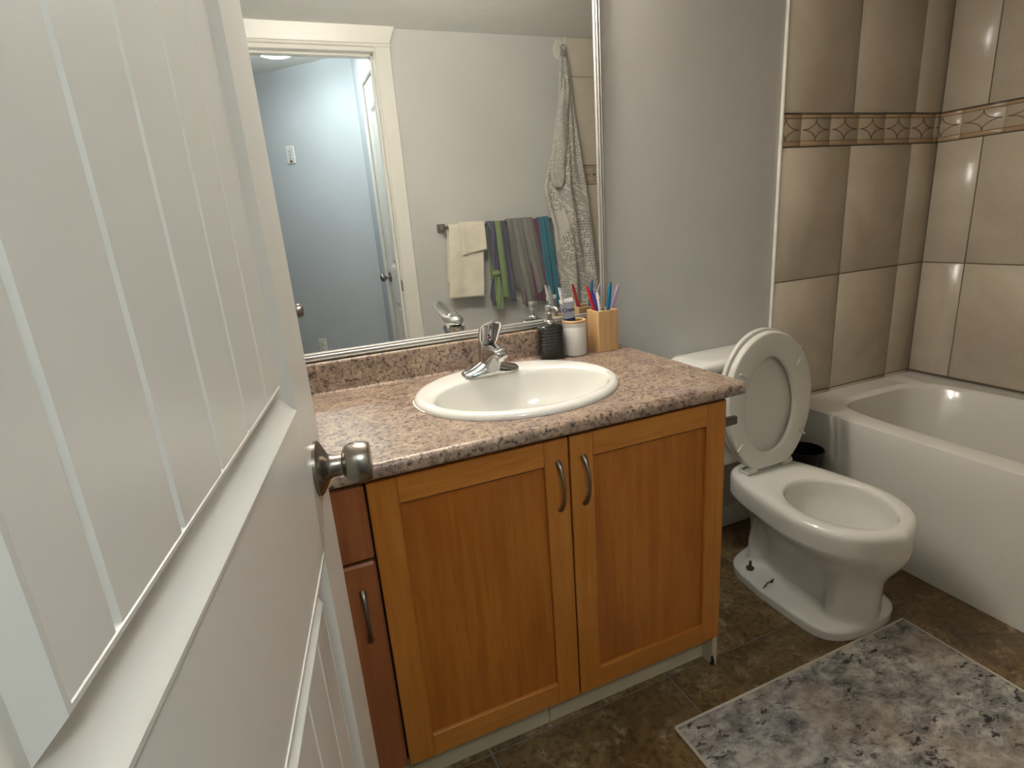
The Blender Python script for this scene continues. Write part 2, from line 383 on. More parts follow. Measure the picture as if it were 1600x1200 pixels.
# bath wall tiles: field tiles, border tiles with star inlay
TW = .33; ZROWS = [(.02, .479), (.479, .937), (.937, 1.395), (1.501, 1.961), (1.961, ZC)]
def bath_tiles(wall, along, a0, a1, plane, sgn, zmin):
    """along 'x' or 'y'; plane = wall coordinate; sgn = outward direction"""
    g = .0016
    def bx(u0, u1, z0, z1, d0, d1, b):
        m = MB(); p0, p1 = plane+sgn*d0, plane+sgn*d1
        if along == 'x': m.box(u0, u1, p0, p1, z0, z1, b)
        else: m.box(p0, p1, u0, u1, z0, z1, b)
        return m
    ob('tile_bed', bx(a0, a1, max(.0, zmin), ZC-.001, 0, .004, 0), MWG, wall, smooth=False)
    n = max(1, round((a1-a0)/TW+.3)); u = a0
    while u < a1-.02:
        v = min(u+TW, a1)
        for z0, z1 in ZROWS:
            z0 = max(z0, zmin)
            if z1-z0 < .03: continue
            ob('tile', bx(u+g, v-g, z0+g, z1-g, .003, .009, .0012), MWT, wall, ang=60)
        u = v
    # border: strip tiles with star
    cu = a0+.012-.07 if along == 'x' else a0
    while cu < a1-.01:
        u0, u1 = max(cu, a0), min(cu+.14, a1); cc = cu+.07
        if u1-u0 > .01:
            bt = ob('border_tile', bx(u0+.0004, u1-.0004, 1.3985, 1.4985, .003, .0085, .0008), MBF, wall, ang=60)
            for (za, zb_, mt) in ((1.4965, 1.501, MBL), (1.486, 1.4965, MBT), (1.395, 1.3975, MBL), (1.3975, 1.412, MBT), (1.4845, 1.486, MBL), (1.412, 1.4135, MBL)):
                ob('border_stripe', bx(u0+.0004, u1-.0004, za, zb_, .006, .0098, .0004), mt, bt, ang=60)
            # star of four concave arcs, clipped at the tile ends
            zc, hz, hu = 1.449, .0345, .062
            out = []
            for q in range(4):
                a_, b_ = [(1,1), (-1,1), (-1,-1), (1,-1)][q]
                for k in range(7):
                    th = k/7*pi/2
                    if q % 2: th = pi/2-th
                    du, dz = hu*(1-sin(th)), hz*(1-cos(th))
                    out.append((cc+a_*du, zc+b_*dz))
            pts = [(min(max(x_, u0), u1), z_) for x_, z_ in out]
            ring = [p for k, p in enumerate(pts) if k == 0 or (abs(p[0]-pts[k-1][0])+abs(p[1]-pts[k-1][1])) > 1e-6]
            def strip(ringp, wd):
                m = MB(); nn = len(ringp)
                for k in range(nn):
                    A, B = Vector(ringp[k]), Vector(ringp[(k+1) % nn])
                    if (abs(A.x-u0) < 1e-5 and abs(B.x-u0) < 1e-5) or (abs(A.x-u1) < 1e-5 and abs(B.x-u1) < 1e-5): continue
                    d = (B-A); 
                    if d.length < 1e-6: continue
                    d.normalize(); nrm = Vector((-d.y, d.x))*wd
                    q4 = [A-nrm, B-nrm, B+nrm, A+nrm]
                    f0, f1 = plane+sgn*.007, plane+sgn*.0093
                    vs = [((p.x, f, p.y) if along == 'x' else (f, p.x, p.y)) for f in (f0, f1) for p in q4]
                    m.add(vs, [(0,1,2,3), (4,5,6,7), (0,1,5,4), (1,2,6,5), (2,3,7,6), (3,0,4,7)])
                return m
            st = strip(ring, .0013)
            if st.v: ob('star_outline', st, MBL, bt, smooth=False)
            sc = [(min(max(cc+(x_-cc)*.42, u0), u1), zc+(z_-zc)*.5) for x_, z_ in out]
            if cc-.02 > u0 and cc+.02 < u1 and plane < -1:
                m = MB(); f0, f1 = plane+sgn*.007, plane+sgn*.0095; n_ = len(sc)
                vs = [(x_, f0, z_) for x_, z_ in sc]+[(x_, f1, z_) for x_, z_ in sc]+[(cc, f1, zc)]
                fs = [(k, (k+1) % n_, n_+(k+1) % n_, n_+k) for k in range(n_)]+[(n_+k, n_+(k+1) % n_, 2*n_) for k in range(n_)]
                ob('star', m.add(vs, fs), MBL, bt, smooth=False)
        cu += .14
ZTUB = .47
bath_tiles(wall_back, 'x', XT+.01, XR, 0, -1, .0)
bath_tiles(wall_front, 'x', XT+.01, XR, YO, 1, .0)
bath_tiles(wall_right, 'y', YO+.01, -.01, XR, -1, ZTUB)
m = MB(); m.box(XT, XT+.0105, -.012, 0, 0, ZC, .003); struct('trim_1', m, MCAULK, 'white bead along the tile edge behind toilet')
m = MB(); m.box(XT, XT+.0105, YO, YO+.012, 0, ZC, .003); struct('trim_2', m, MCAULK, 'white bead along the tile edge by the hook')
struct('baseboard_back', MB().box(-.03, XT, -.012, 0, 0, .085, .003), MTRIM, 'white baseboard behind the toilet')
struct('baseboard_front', MB().box(-.275, XT, YO, YO+.012, 0, .085, .003), MTRIM, 'white baseboard below the towel bar')

# doorway frame: jambs, stops, casing, flared header
m = MB(); m.box(JR, JR+.02, YO-.125, YO+.004, 0, DH, .002); m.box(JL-.02, JL, YO-.125, YO+.004, 0, DH, .002); m.box(JL-.02, JR+.02, YO-.125, YO+.004, DH, DH+.02, .002)
m.box(JR-.011, JR, YO-.075, YO-.037, 0, DH, .002); m.box(JL, JL+.011, YO-.075, YO-.037, 0, DH, .002); m.box(JL, JR, YO-.075, YO-.037, DH-.011, DH, .002)
jamb = struct('trim_3', m, MTRIM, 'white jamb lining the bathroom doorway')
ob('strike_plate', MB().box(JR-.0012, JR+.001, YO-.036, YO+.0052, .905, .962, .0004), MGREYM, jamb)
m = MB(); m.box(JR+.006, JR+.079, YO, YO+.016, 0, 2.083, .002)
cas = struct('trim_4', m, MTRIM, 'flat white casing beside the doorway')
struct('trim_5', MB().box(JL-.079, JL-.006, YO, YO+.016, 0, 2.083, .002), MTRIM, 'flat white casing behind the open door')
m = MB(); m.box(JL-.085, JR+.085, YO, YO+.02, 2.068, 2.082, .003)
x0, x1 = JL-.079, JR+.079; fl = .03
vs = [(x0, YO, 2.083), (x1, YO, 2.083), (x1, YO+.018, 2.083), (x0, YO+.018, 2.083), (x0-fl, YO, ZC), (x1+fl, YO, ZC), (x1+fl, YO+.03, ZC), (x0-fl, YO+.03, ZC)]
m.add(vs, [(0,1,2,3), (4,5,6,7), (0,1,5,4), (1,2,6,5), (2,3,7,6), (3,0,4,7)])
struct('trim_6', m, MTRIM, 'flared white header over the doorway', smooth=False)

# ================================================================ hallway beyond the doorway
HZ = 2.30; HX = -0.315; HY0 = YO-.115
struct('floor_hall', MB().box(-3.2, .3, -5.0, HY0, -.08, -.002), MHFLOOR, 'hallway floor', smooth=False)
struct('ceiling_hall', MB().box(-3.2, .3, -5.0, HY0, HZ, HZ+.06), MCEIL, 'pale hallway ceiling seen in the mirror', smooth=False)
struct('wall_hall_header', MB().box(-3.2, .3, HY0, HY0+.1, ZC, HZ+.05), MWH, 'wall strip over the doorway on the hall side', smooth=False)
struct('wall_hall_front', MB().box(-3.2, XL-.1, HY0, HY0+.1, 0, ZC), MWH, 'hallway wall beside the bathroom', smooth=False)
DY0, DY1 = -1.70, -2.115                       # closet door in the hall's right wall
m = MB(); m.box(HX, HX+.1, DY0+.005, HY0, 0, HZ); m.box(HX, HX+.1, DY1-.36, DY1-.005, 0, HZ); m.box(HX, HX+.1, DY1-.005, DY0+.005, 2.045, HZ)
struct('wall_hall_right', m, MWH, 'hallway wall around the panelled door', smooth=False)
ax, ay = HX, DY1-.34                           # the 45 degree wall starts here
d = .1/math.sqrt(2); L_ = 2.4
vs = [(ax, ay), (ax-L_, ay-L_), (ax-L_+d, ay-L_-d), (ax+d, ay-d)]
struct('wall_hall_angled', MB().prism(vs, 'z', 0, HZ), MWH, 'blue grey hallway wall seen through the doorway', smooth=False)
struct('wall_hall_end', MB().box(-3.2, -2.6, -5.0, -4.6, 0, HZ), MWH, 'far end of the hallway', smooth=False)
struct('wall_hall_left', MB().box(-3.3, -3.2, -5.0, HY0, 0, HZ), MWH, 'far hallway wall', smooth=False)
m = MB(); m.box(HX-.014, HX, DY1-.072, DY1-.004, 0, 2.12, .003); struct('trim_7', m, MTRIM, 'white casing at the latch side of hall door')
struct('trim_8', MB().box(HX-.014, HX, DY1-.004, DY0+.07, 2.047, 2.12, .003), MTRIM, 'white casing over the hall door')
# hall panelled door
d2 = thing('door_2', 'white panelled hall door with a nickel knob, seen in the mirror', None, (HX, (DY0+DY1)/2, 0), kind='structure')
fx = HX-.002
def dbox(ya, yb, za, zb_, xa=fx, xb=fx+.035, b=.002): return MB().box(xa, xb, ya, yb, za, zb_, b)
ya, yb = DY1+.003, DY0-.003; st = .095
ob('stile', dbox(ya, ya+st, .01, 2.04), MDOOR, d2); ob('stile', dbox(yb-st, yb, .01, 2.04), MDOOR, d2)
for za, zb_ in ((.01, .2), (.80, 1.0), (1.90, 2.04)): ob('rail', dbox(ya+st, yb-st, za, zb_), MDOOR, d2)
for za, zb_ in ((.2, .80), (1.0, 1.90)):
    p_ = ob('panel', dbox(ya+st-.002, yb-st+.002, za, zb_, fx+.014, fx+.024, 0), MDOOR, d2)
    y0_, y1_ = ya+st, yb-st; e = .03
    def ringr(i, dx): return [(fx+dx, y0_+i, za+i), (fx+dx, y1_-i, za+i), (fx+dx, y1_-i, zb_-i), (fx+dx, y0_+i, zb_-i)]
    ob('moulding', MB().loft([ringr(0, .0), ringr(.008, .001), ringr(.022, .012), ringr(.03, .0145)], True, False, False), MDOOR, p_, smooth=False)
    ob('raised_field', MB().loft([ringr(.038, .0145), ringr(.05, .006), ringr(.052, .0055)], True, False, True), MDOOR, p_, smooth=False)
ky = DY1+.062; kz = .945
kn = ob('knob', MB().lathe([(.0, -.066), (.014, -.065), (.024, -.058), (.027, -.048), (.024, -.038), (.013, -.03), (.011, -.02), (.013, -.01), (.02, -.008)], (fx, ky, kz), 24, 'x'), MNICK, d2)
ob('rose', MB().lathe([(.033, 0), (.033, -.004), (.028, -.009), (.012, -.012)], (fx, ky, kz), 28, 'x'), MNICK, kn)
# hall ceiling lamp
LXH, LYH = -.768, -2.12
hl = thing('hall_ceiling_lamp', 'glowing dome lamp on the hallway ceiling, seen in the mirror', 'lamp', (LXH, LYH, HZ))
ob('base_ring', MB().lathe([(.07, 0), (.07, -.012), (.06, -.018), (.02, -.022), (.018, -.075), (.0, -.076)], (LXH, LYH, HZ), 40), MTRIM, hl)
pr = [(.118, -.072), (.12, -.076)]+[(.12*cos(a_), -.076-.046*sin(a_)) for a_ in [pi/2*k/10 for k in range(1, 10)]]+[(.002, -.122)]
ob('dome', MB().lathe(pr, (LXH, LYH, HZ), 40), MHALL, hl)
# wall plates on the angled wall
def plate(name, label, cat, s_, z, kind_):
    base = Vector((ax-s_, ay-s_, 0)); nrm = Vector((-1, 1, 0)).normalized(); tx = Vector((1, 1, 0)).normalized()
    Mx = Matrix(((tx.x, nrm.x, 0, base.x), (tx.y, nrm.y, 0, base.y), (0, 0, 1, z), (0, 0, 0, 1)))
    o = thing(name, label, cat, tuple(base+Vector((0, 0, z))))
    ob('cover', MB().box(-.036, .036, 0, .006, -.057, .057, .003).xf(Mx), MPLAS, o)
    if kind_ == 'timer':
        for k in range(4): ob('button', MB().box(-.013, .013, .005, .0085, .024-.022*k-.008, .024-.022*k+.008, .002).xf(Mx), MTUBE if k < 3 else MGREYM, o)
    else:
        for q in (-1, 1):
            r_ = ob('receptacle', MB().lathe([(.016, .0), (.016, .003), (.014, .004)], (0, 0, 0), 20, 'y').xf(Matrix.Rotation(pi, 4, 'Z')).xf(Matrix.Translation((0, .005, q*.02))).xf(Mx), MPLAS, o)
            for dx in (-.006, .006): ob('slot', MB().box(dx-.001, dx+.001, .0075, .0098, q*.02-.002, q*.02+.006).xf(Mx), MINK, r_)
plate('timer_switch', 'small white wall plate with a column of buttons on the hallway wall', 'switch', .424, 1.773, 'timer')
plate('wall_outlet', 'white electrical outlet low on the hallway wall', 'outlet', .425, .422, 'outlet')

# ================================================================ open bathroom door (foreground)
DW, DHT, DT = .729, 2.03, .035
door = thing('door_1', 'open white panelled door with grooved boards and round nickel knob', None, (-1.085, -1.5, .008), rotz=radians(79.95), local=True, kind='structure')
# local frame: x along the door, y into its thickness (face at 0), z up
SW = .121; P_lo = (.20, .853); P_up = (1.03, 1.90)
ob('stile', MB().box(DW-SW, DW, 0, DT, 0, DHT, .0025), MDOOR, door)
ob('stile', MB().box(0, SW, 0, DT, 0, DHT, .0025), MDOOR, door)
for za, zb_ in ((0, P_lo[0]), (P_lo[1], P_up[0]), (P_up[1], DHT)):
    ob('rail', MB().box(SW-.001, DW-SW+.001, .0, DT, za, zb_, .0), MDOOR, door)
for za, zb_ in (P_lo, P_up):
    x0, x1 = SW, DW-SW
    for side in (0, 1):
        def rg(i, d):
            y = d if side == 0 else DT-d
            return [(x0+i, y, za+i), (x1-i, y, za+i), (x1-i, y, zb_-i), (x0+i, y, zb_-i)]
        ob('moulding', MB().loft([rg(-.001, .0005), rg(.0, -.0010), rg(.0035, -.0013), rg(.006, .0004), rg(.0075, .0018), rg(.029, .0115), rg(.031, .0118), rg(.0400, .0032), rg(.0425, .0030), rg(.045, .0065)], True, False, False), MDOOR, door, smooth=True, ang=20)
    ob('panel_core', MB().box(x0+.002, x1-.002, .0155, DT-.0155, za+.002, zb_-.002), MDOOR, door, smooth=False)
    xb = x0+.032; edges = [x0+.0405] + [e for e in (.201, .277, .353, .429, .505) if True] + [x1-.0405]
    for a_, b_ in zip(edges[:-1], edges[1:]):
        ob('board', MB().box(a_+.0003, b_-.0003, .0035, .0165, za+.0405, zb_-.0405, .0028), MDOOR, door, ang=20)
        ob('board', MB().box(a_+.0003, b_-.0003, DT-.0165, DT-.0035, za+.0405, zb_-.0405, .0028), MDOOR, door, ang=20)
# knobs on both faces
KS, KZ = .667, .937
prof_rose = [(.0345, .0), (.0345, .0035), (.032, .006), (.024, .0105), (.0165, .0145), (.0138, .019), (.0132, .031)]
prof_knob = [(.0132, .031), (.0175, .0325), (.0232, .036), (.0262, .042), (.0272, .05), (.0266, .058), (.0245, .0635), (.0232, .0655), (.0225, .0662), (.0, .0668)]
for side in (0, 1):
    sg = 1 if side == 0 else -1; yy = 0 if side == 0 else DT
    R_ = Matrix.Translation((KS, yy, KZ)) @ (Matrix.Rotation(pi, 4, 'Z') if side else Matrix())
    rz = ob('rose', MB().lathe(prof_rose, (0, 0, 0), 40, 'y').xf(R_), MNICK, door)
    ob('knob', MB().lathe(prof_knob, (0, 0, 0), 48, 'y', cap0=False).xf(R_), MNICK, rz)
ob('latch_plate', MB().box(DW-.0005, DW+.0012, .006, DT-.006, KZ-.028, KZ+.028, .0004), MNICK, door)
for hz in (.2, 1.02, 1.83): ob('hinge', MB().tube([(-.004, DT+.004, hz-.045), (-.004, DT+.004, hz+.045)], .006, 10), MNICK, door)

# ================================================================ vanity
H, D = .8194, .5725; CT = .0317
VXR = -.038; VXL = -1.185; YD = -.5537; YF = -.5325; Z0, ZT = .1007, .7785; VM = -.466; VL = -.8915
van = thing('vanity_cabinet', 'honey maple vanity cabinet with two framed doors under the countertop', 'cabinet', (-.6, -.3, 0))
ob('side_panel', MB().box(VXR-.012, VXR+.004, -.544, -.003, 0, H-CT, .0008), MCREAM, van)
ob('side_panel', MB().box(VXL, VXL+.016, -.532, -.003, 0, H-CT, .0008), MCREAM, van)
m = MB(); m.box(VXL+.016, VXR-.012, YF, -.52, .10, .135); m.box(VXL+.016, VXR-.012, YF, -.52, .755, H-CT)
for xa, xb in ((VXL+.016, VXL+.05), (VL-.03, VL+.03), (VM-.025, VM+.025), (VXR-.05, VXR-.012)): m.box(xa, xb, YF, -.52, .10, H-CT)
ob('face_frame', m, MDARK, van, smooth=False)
m = MB(); m.box(VXL+.016, VXR-.012, -.52, -.01, .09, .105); m.box(VXL+.016, VXR-.012, -.018, -.008, .1, H-CT)
ob('carcass', m, MCREAM, van, smooth=False)
TKY = -.506
ob('toe_kick', MB().box(VXL+.016, -.5345, TKY, TKY+.016, 0.001, .105, .0008), MCREAM, van)
ob('toe_kick', MB().box(-.5325, VXR-.012, TKY, TKY+.016, 0.001, .105, .0008), MCREAM, van)
ob('chipped_patch', MB().prism([(-.5446, .001), (-.5446, .026), (-.5428, .034), (-.5405, .028), (-.5408, .014), (-.5375, .006), (-.5372, .001)], 'x', VXR-.0128, VXR-.0118).xf(Matrix()), MINK, van, smooth=False, label='dark chipped corner')
ob('chipped_edge', MB().prism([(VXR-.0118, .001), (VXR-.0118, .03), (VXR-.009, .036), (VXR-.007, .022), (VXR-.004, .015), (VXR-.003, .001)], 'y', -.5447, -.5438), MINK, van, smooth=False)
# end patch: cream strip between doors' foot and floor is the side panel itself
def pull_mesh():
    m = MB(); n = 22; pts = []; rad = []
    for k in range(n+1):
        u = k/n; z = (u-.5)*.113
        out = -.026*sin(pi*min(max((u), 0), 1))**.62
        pts.append((0, out+.001, z))
        rad.append((.0034+.0022*abs(2*u-1)**3, .0036+.0030*abs(2*u-1)**2.5))
    m.tube(pts, rad, 12); return m.mesh('pull', True, 50)
PULL = pull_mesh()
def handle(parent, x, y, z): return ob('handle', (PULL, Vector((x, y, z))), MNICKD, parent)
def shaker(x0, x1, hx):
    SWD = .0565; yb = YD+.02
    p_ = ob('door', MB().box(x0+SWD-.006, x1-SWD+.006, YD+.0085, yb-.003, Z0+SWD-.006, ZT-SWD+.006), MWP, van, smooth=False)
    ob('stile', MB().box(x0, x0+SWD, YD, yb, Z0, ZT, .0018), MWV, p_); ob('stile', MB().box(x1-SWD, x1, YD, yb, Z0, ZT, .0018), MWV, p_)
    ob('rail', MB().box(x0+SWD+.0002, x1-SWD-.0002, YD+.0003, yb, ZT-SWD, ZT, .0014), MWHZ, p_); ob('rail', MB().box(x0+SWD+.0002, x1-SWD-.0002, YD+.0003, yb, Z0, Z0+SWD, .0014), MWHZ, p_)
    handle(p_, hx, YD, .67)
shaker(VL+.002, VM-.0020, -.4935); shaker(VM+.0020, VXR-.001, -.4325)
ob('drawer', MB().box(VXL+.004, VL-.0022, YD, YF-.001, .6225, ZT, .0045), MWR, van)
nd = ob('narrow_door', MB().box(VXL+.004, VL-.0022, YD, YF-.001, Z0, .6165, .0045), MWR, van)
handle(nd, -.9265, YD, .502)

# countertop with rolled front edge, oval cut-out and backsplash
SCX, SCY, SA, SB = -.465, -.288, .260, .2265
ct = thing('countertop', 'brown granite look laminate countertop with rolled edge and backsplash', 'countertop', (-.6, -.3, H-CT))
m = MB(); CXL = XL+.0015; r = .014; yb0 = -.003
hole = [Vector((SCX+(SA-.012)*cos(2*pi*k/64), SCY+(SB-.012)*sin(2*pi*k/64), H)) for k in range(64)]
outer = [Vector((CXL, -D+r, H)), Vector((0, -D+r, H)), Vector((0, yb0, H)), Vector((CXL, yb0, H))]
tri = tessellate_polygon([outer, hole]); allv = outer+hole
m.add(allv, [tuple(t_) for t_ in tri])
prof = [(-D+r-r*sin(a_), H-r+r*cos(a_)) for a_ in [pi/2*k/8 for k in range(9)]]
prof += [(-D, H-CT+.012)] + [(-D+.01-.01*cos(a_), H-CT+.01-.01*sin(a_)) for a_ in [pi/2*k/5 for k in range(6)]] + [(-D+.03, H-CT), (-D+.03, H-.02), (-D+.06, H-.019)]
m.add([(x_, y_, z_) for x_ in (CXL, 0) for y_, z_ in prof], [(k, k+1, len(prof)+k+1, len(prof)+k) for k in range(len(prof)-1)])
endp = prof[:-2]+[(-D+.03, H-.019), (yb0, H-.019), (yb0, H)]
m.add([(0, y_, z_) for y_, z_ in endp], [tuple(range(len(endp)))])
m.add([(h_.x, h_.y, z_) for z_ in (H, H-.02) for h_ in hole], [(k, (k+1) % 64, 64+(k+1) % 64, 64+k) for k in range(64)])
ob('slab', m, MGRAN, ct, fix=False)
BZ = H+.085; bt_ = .021; r3 = .007
bp = [(yb0, H-.001), (yb0, BZ), (-bt_+r3, BZ)] + [(-bt_+r3-r3*sin(a_), BZ-r3+r3*cos(a_)) for a_ in [pi/2*k/6 for k in range(1, 7)]] + [(-bt_-.006+.006*cos(a_), H+.006-.006*sin(a_)) for a_ in [pi/2*k/6 for k in range(0, 7)]]
ob('backsplash', MB().prism(bp, 'x', CXL, -.001), MGRAN, ct)

# sink
sink = thing('sink', 'white oval drop-in sink set in the granite countertop', 'sink', (SCX, SCY, H))
ICX, ICY, IA, IB = -.460, -.316, .222, .156
def ering(cx, cy, a_, b_, z, e=2.0, n=72):
    out = []
    for k in range(n):
        t_ = 2*pi*k/n; c_, s_ = cos(t_), sin(t_)
        out.append((cx+a_*math.copysign(abs(c_)**(2/e), c_), cy+b_*math.copysign(abs(s_)**(2/e), s_), z))
    return out
R = [ering(SCX, SCY, SA, SB, H+.0006)]
for i, h in ((.0, .004), (.002, .0085), (.006, .0125), (.012, .0148), (.02, .0152)): R.append(ering(SCX, SCY, SA-i, SB-i, H+h))
for f, h, g in ((.55, .0140, 1.02), (.9, .0125, 1.0)):
    R.append(ering(SCX+(ICX-SCX)*f, SCY+(ICY-SCY)*f, (SA-.02)*(1-f)+(IA+.008)*f, (SB-.02)*(1-f)+(IB+.008)*f, H+h))
R.append(ering(ICX, ICY, IA+.004, IB+.004, H+.010))
for s_, z in ((1.0, .004), (.985, -.006), (.96, -.025), (.91, -.055), (.82, -.085), (.68, -.112), (.48, -.13), (.25, -.139), (.1, -.142)):
    R.append(ering(ICX, ICY+.01*(1-s_), IA*s_, IB*s_, H+z))
ob('basin', MB().loft(R, True, False, True), MPORC, sink, ang=70)
ob('drain', MB().lathe([(.022, -.1415), (.022, -.1385), (.017, -.138), (.013, -.1365), (.0, -.136)], (ICX, ICY+.009, H), 24), MCHR, sink)
for a0, a1 in ((-.12*pi, .2*pi), (.93*pi, 1.08*pi)):
    n = 14; pts = [(SCX+(SA+.001)*cos(a0+(a1-a0)*k/n), SCY+(SB+.001)*sin(a0+(a1-a0)*k/n), H+.002) for k in range(n+1)]
    ob('caulk', MB().tube(pts, [.0018+.0014*random.random() for _ in pts], 6), MCAULK, sink, label='white caulk bead at the end of the rim')

# faucet
FX, FY, FZ = -.484, -.146, H+.0142
fc = thing('faucet', 'chrome single-lever faucet on the back of the sink', 'faucet', (FX, FY, FZ))
R = []
for k in range(19):
    u = -1+2*k/18; x_ = .079*sin(u*pi/2)
    hw = .031*(1-abs(u)**2.6)**.5+.0015; hh = .013*(1-abs(u)**5)**.5+.026*math.exp(-(u/.36)**2)+.001
    R.append([(FX+x_, FY-hw*cos(pi*q/16), FZ+hh*sin(pi*q/16)**.75) for q in range(17)])
ob('base', MB().loft(R, True, True, True), MCHR, fc, ang=60)
R = []   # column
for h_, r_ in ((.0, .028), (.03, .027), (.06, .0258), (.090, .0252)):
    R.append([(FX+r_*cos(2*pi*q/28), FY+.004+r_*sin(2*pi*q/28), FZ+h_) for q in range(28)])
ob('column', MB().loft(R, True, True, True), MCHR, fc, ang=60)
R = []   # spout swept forward out of the column
for k in range(17):
    u = k/16; y_ = FY+.012-.118*u
    zt = FZ+.072+.016*sin(pi*min(1, u*.75))-.003*u**2-(.008*max(0, (u-.9)/.1)**2); zb_ = FZ+.002+.056*min(1, max(0, (u-.36)/.5))**.7
    wx = .0245-.006*u-(.006*max(0, (u-.9)/.1)**2); ring = []
    for q in range(24):
        t_ = 2*pi*q/24; c_, s_ = cos(t_), sin(t_)
        ring.append((FX+wx*math.copysign(abs(c_)**.62, c_), y_, (zt+zb_)/2+(zt-zb_)/2*math.copysign(abs(s_)**.7, s_)))
    R.append(ring)
ob('spout', MB().loft(R, True, True, True), MCHR, fc, ang=60)
ob('aerator', MB().lathe([(.0105, .049), (.0105, .056), (.0125, .057), (.0125, .072)], (FX, FY-.088, FZ), 24), MCHR, fc)
R = []   # lever: dome cap that sweeps forward and up into a thin wide paddle, turned a little to the left
N_ = 34; Ml_ = Matrix.Translation((FX, FY+.004, FZ+.0105)) @ Matrix.Rotation(radians(-10), 4, 'Z')
for k in range(N_+1):
    u = (1-cos(pi*k/N_))/2; y_ = .0260-.140*u
    if u < .36: q_ = u/.36; wx = .0275*math.sqrt(max(0.002, 1-(1-q_)**2)); zb_ = .086-.022*q_; zt = .089+.029*math.sqrt(max(0, 1-(1-q_)**2))
    else:
        q_ = (u-.36)/.64; wx = .0275+.0025*sin(pi*min(1, q_*1.25)); zb_ = .064+.079*q_**.75; zt = .118+.030*q_**1.1
        if q_ > .55: wx *= math.sqrt(max(.0004, 1-((q_-.55)/.45)**2.4))
        zt = max(zt, zb_+.0040)
    ring = []
    for q in range(28):
        t_ = 2*pi*q/28; c_, s_ = cos(t_), sin(t_)
        ring.append(tuple(Ml_ @ Vector((wx*c_, y_, (zt+zb_)/2+(zt-zb_)/2*s_))))
    R.append(ring)
ob('lever', MB().loft(R, True, True, True), MCHR, fc, ang=80)
ob('indicator', MB().lathe([(.003, 0), (.003, .0012), (.002, .0018)], (FX-.012, FY-.0500, FZ+.1055), 14, 'y'), MREDDOT, fc, label='small red dot')

# ================================================================ mirror
MX0, MX1, MZ0, MZ1 = -1.165, -.0229, BZ+.0025, 1.87
mir = thing('mirror', 'large frameless-looking wall mirror with thin ribbed silver frame', 'mirror', ((MX0+MX1)/2, 0, MZ0))
mir['label'] = 'large wall mirror with thin ribbed silver frame above the countertop'
ob('glass', MB().box(MX0+.01, MX1-.01, -.0065, -.001, MZ0+.01, MZ1-.01), MMIR, mir, smooth=False)
FS = 1.3
fp = [(.0, .0), (.0, .010), (.0015, .0122), (.004, .0128), (.0055, .0105), (.0068, .0105), (.008, .0128), (.0105, .0128), (.012, .0103), (.0133, .0103), (.0148, .0112), (.0165, .0095), (.0175, .0068), (.018, .0)]
fp = [(a_*FS, b_) for a_, b_ in fp]
def strip_frame(name, A, B, inward, mitre):
    # A->B along the edge; inward = direction vector to glass centre; mitre ends
    A, B, inn = Vector(A), Vector(B), Vector(inward); dr = (B-A).normalized()
    rings = [[tuple(A+inn*u+dr*u*mitre+Vector((0, -h-.001, 0))) for u, h in fp], [tuple(B+inn*u-dr*u*mitre+Vector((0, -h-.001, 0))) for u, h in fp]]
    return ob(name, MB().loft(rings, True, True, True), MFRAME, mir, smooth=False)
strip_frame('frame_strip', (MX0, 0, MZ0), (MX1, 0, MZ0), (0, 0, 1), 1); strip_frame('frame_strip', (MX0, 0, MZ1), (MX1, 0, MZ1), (0, 0, -1), 1)
strip_frame('frame_strip', (MX1, 0, MZ0), (MX1, 0, MZ1), (-1, 0, 0), 1); strip_frame('frame_strip', (MX0, 0, MZ0), (MX0, 0, MZ1), (1, 0, 0), 1)

# vanity light above the mirror (gives the room's light)
LX, LZ = -.60, 1.985
vl = thing('vanity_light', 'bar light with four frosted globe bulbs above the mirror', 'lamp', (LX, 0, LZ-.05))
ob('back_plate', MB().box(LX-.30, LX+.30, -.03, -.001, LZ-.05, LZ+.05, .008), MCHR, vl)
cup0 = bulb0 = None
for k in range(4):
    x_ = LX-.225+.15*k
    if k == 0:
        cup0 = ob('socket', MB().lathe([(.026, .028), (.028, .034), (.024, .05), (.02, .06)], (x_, 0, LZ), 24, 'y'), MCHR, vl)
        bulb0 = ob('bulb', MB().lathe([(.0182, .055)]+[(.045*sin(a_), .1-.045*cos(a_)) for a_ in [.42+(pi-.43)*q/14 for q in range(15)]], (x_, 0, LZ), 28, 'y'), MBULB, cup0)
    else:
        c_ = inst(cup0, 'socket', (.15*k, 0, 0), vl); inst(bulb0, 'bulb', (.15*k, 0, 0), c_)

# ================================================================ things on the counter
# soap dispenser
bx_, by_ = -.2565, -.062
sd = thing('soap_dispenser', 'black ribbed ceramic soap dispenser with chrome pump on the countertop', 'soap dispenser', (bx_, by_, H))
R = []
def sq(cx, cy, hx, hy, z, e=4.2, n=40, rot=0.0):
    out = []
    for k in range(n):
        t_ = 2*pi*k/n; c_, s_ = cos(t_), sin(t_)
        a_, b_ = hx*math.copysign(abs(c_)**(2/e), c_), hy*math.copysign(abs(s_)**(2/e), s_)
        out.append((cx+a_*cos(rot)-b_*sin(rot), cy+a_*sin(rot)+b_*cos(rot), z))
    return out
zs = []
for k in range(61):
    u = k/60; z = .104*u
    g = 1.0
    if .12 < u < .86: g -= .022*max(0, cos(2*pi*(z/.0092)))**3
    if u < .06: g *= .93+.07*math.sqrt(max(0, 1-((.06-u)/.06)**2))
    if u < .35: g *= .955+.045*(u/.35)
    if u > .86: g *= 1-.34*(1-math.sqrt(max(0, 1-((u-.86)/.14)**2)))
    R.append(sq(bx_, by_, .0375*g, .029*g, H+.0004+z, 4.2, 44, -.16))
ob('bottle', MB().loft(R, True, True, True), MBLACKC, sd, ang=80)
ZP = H+.104
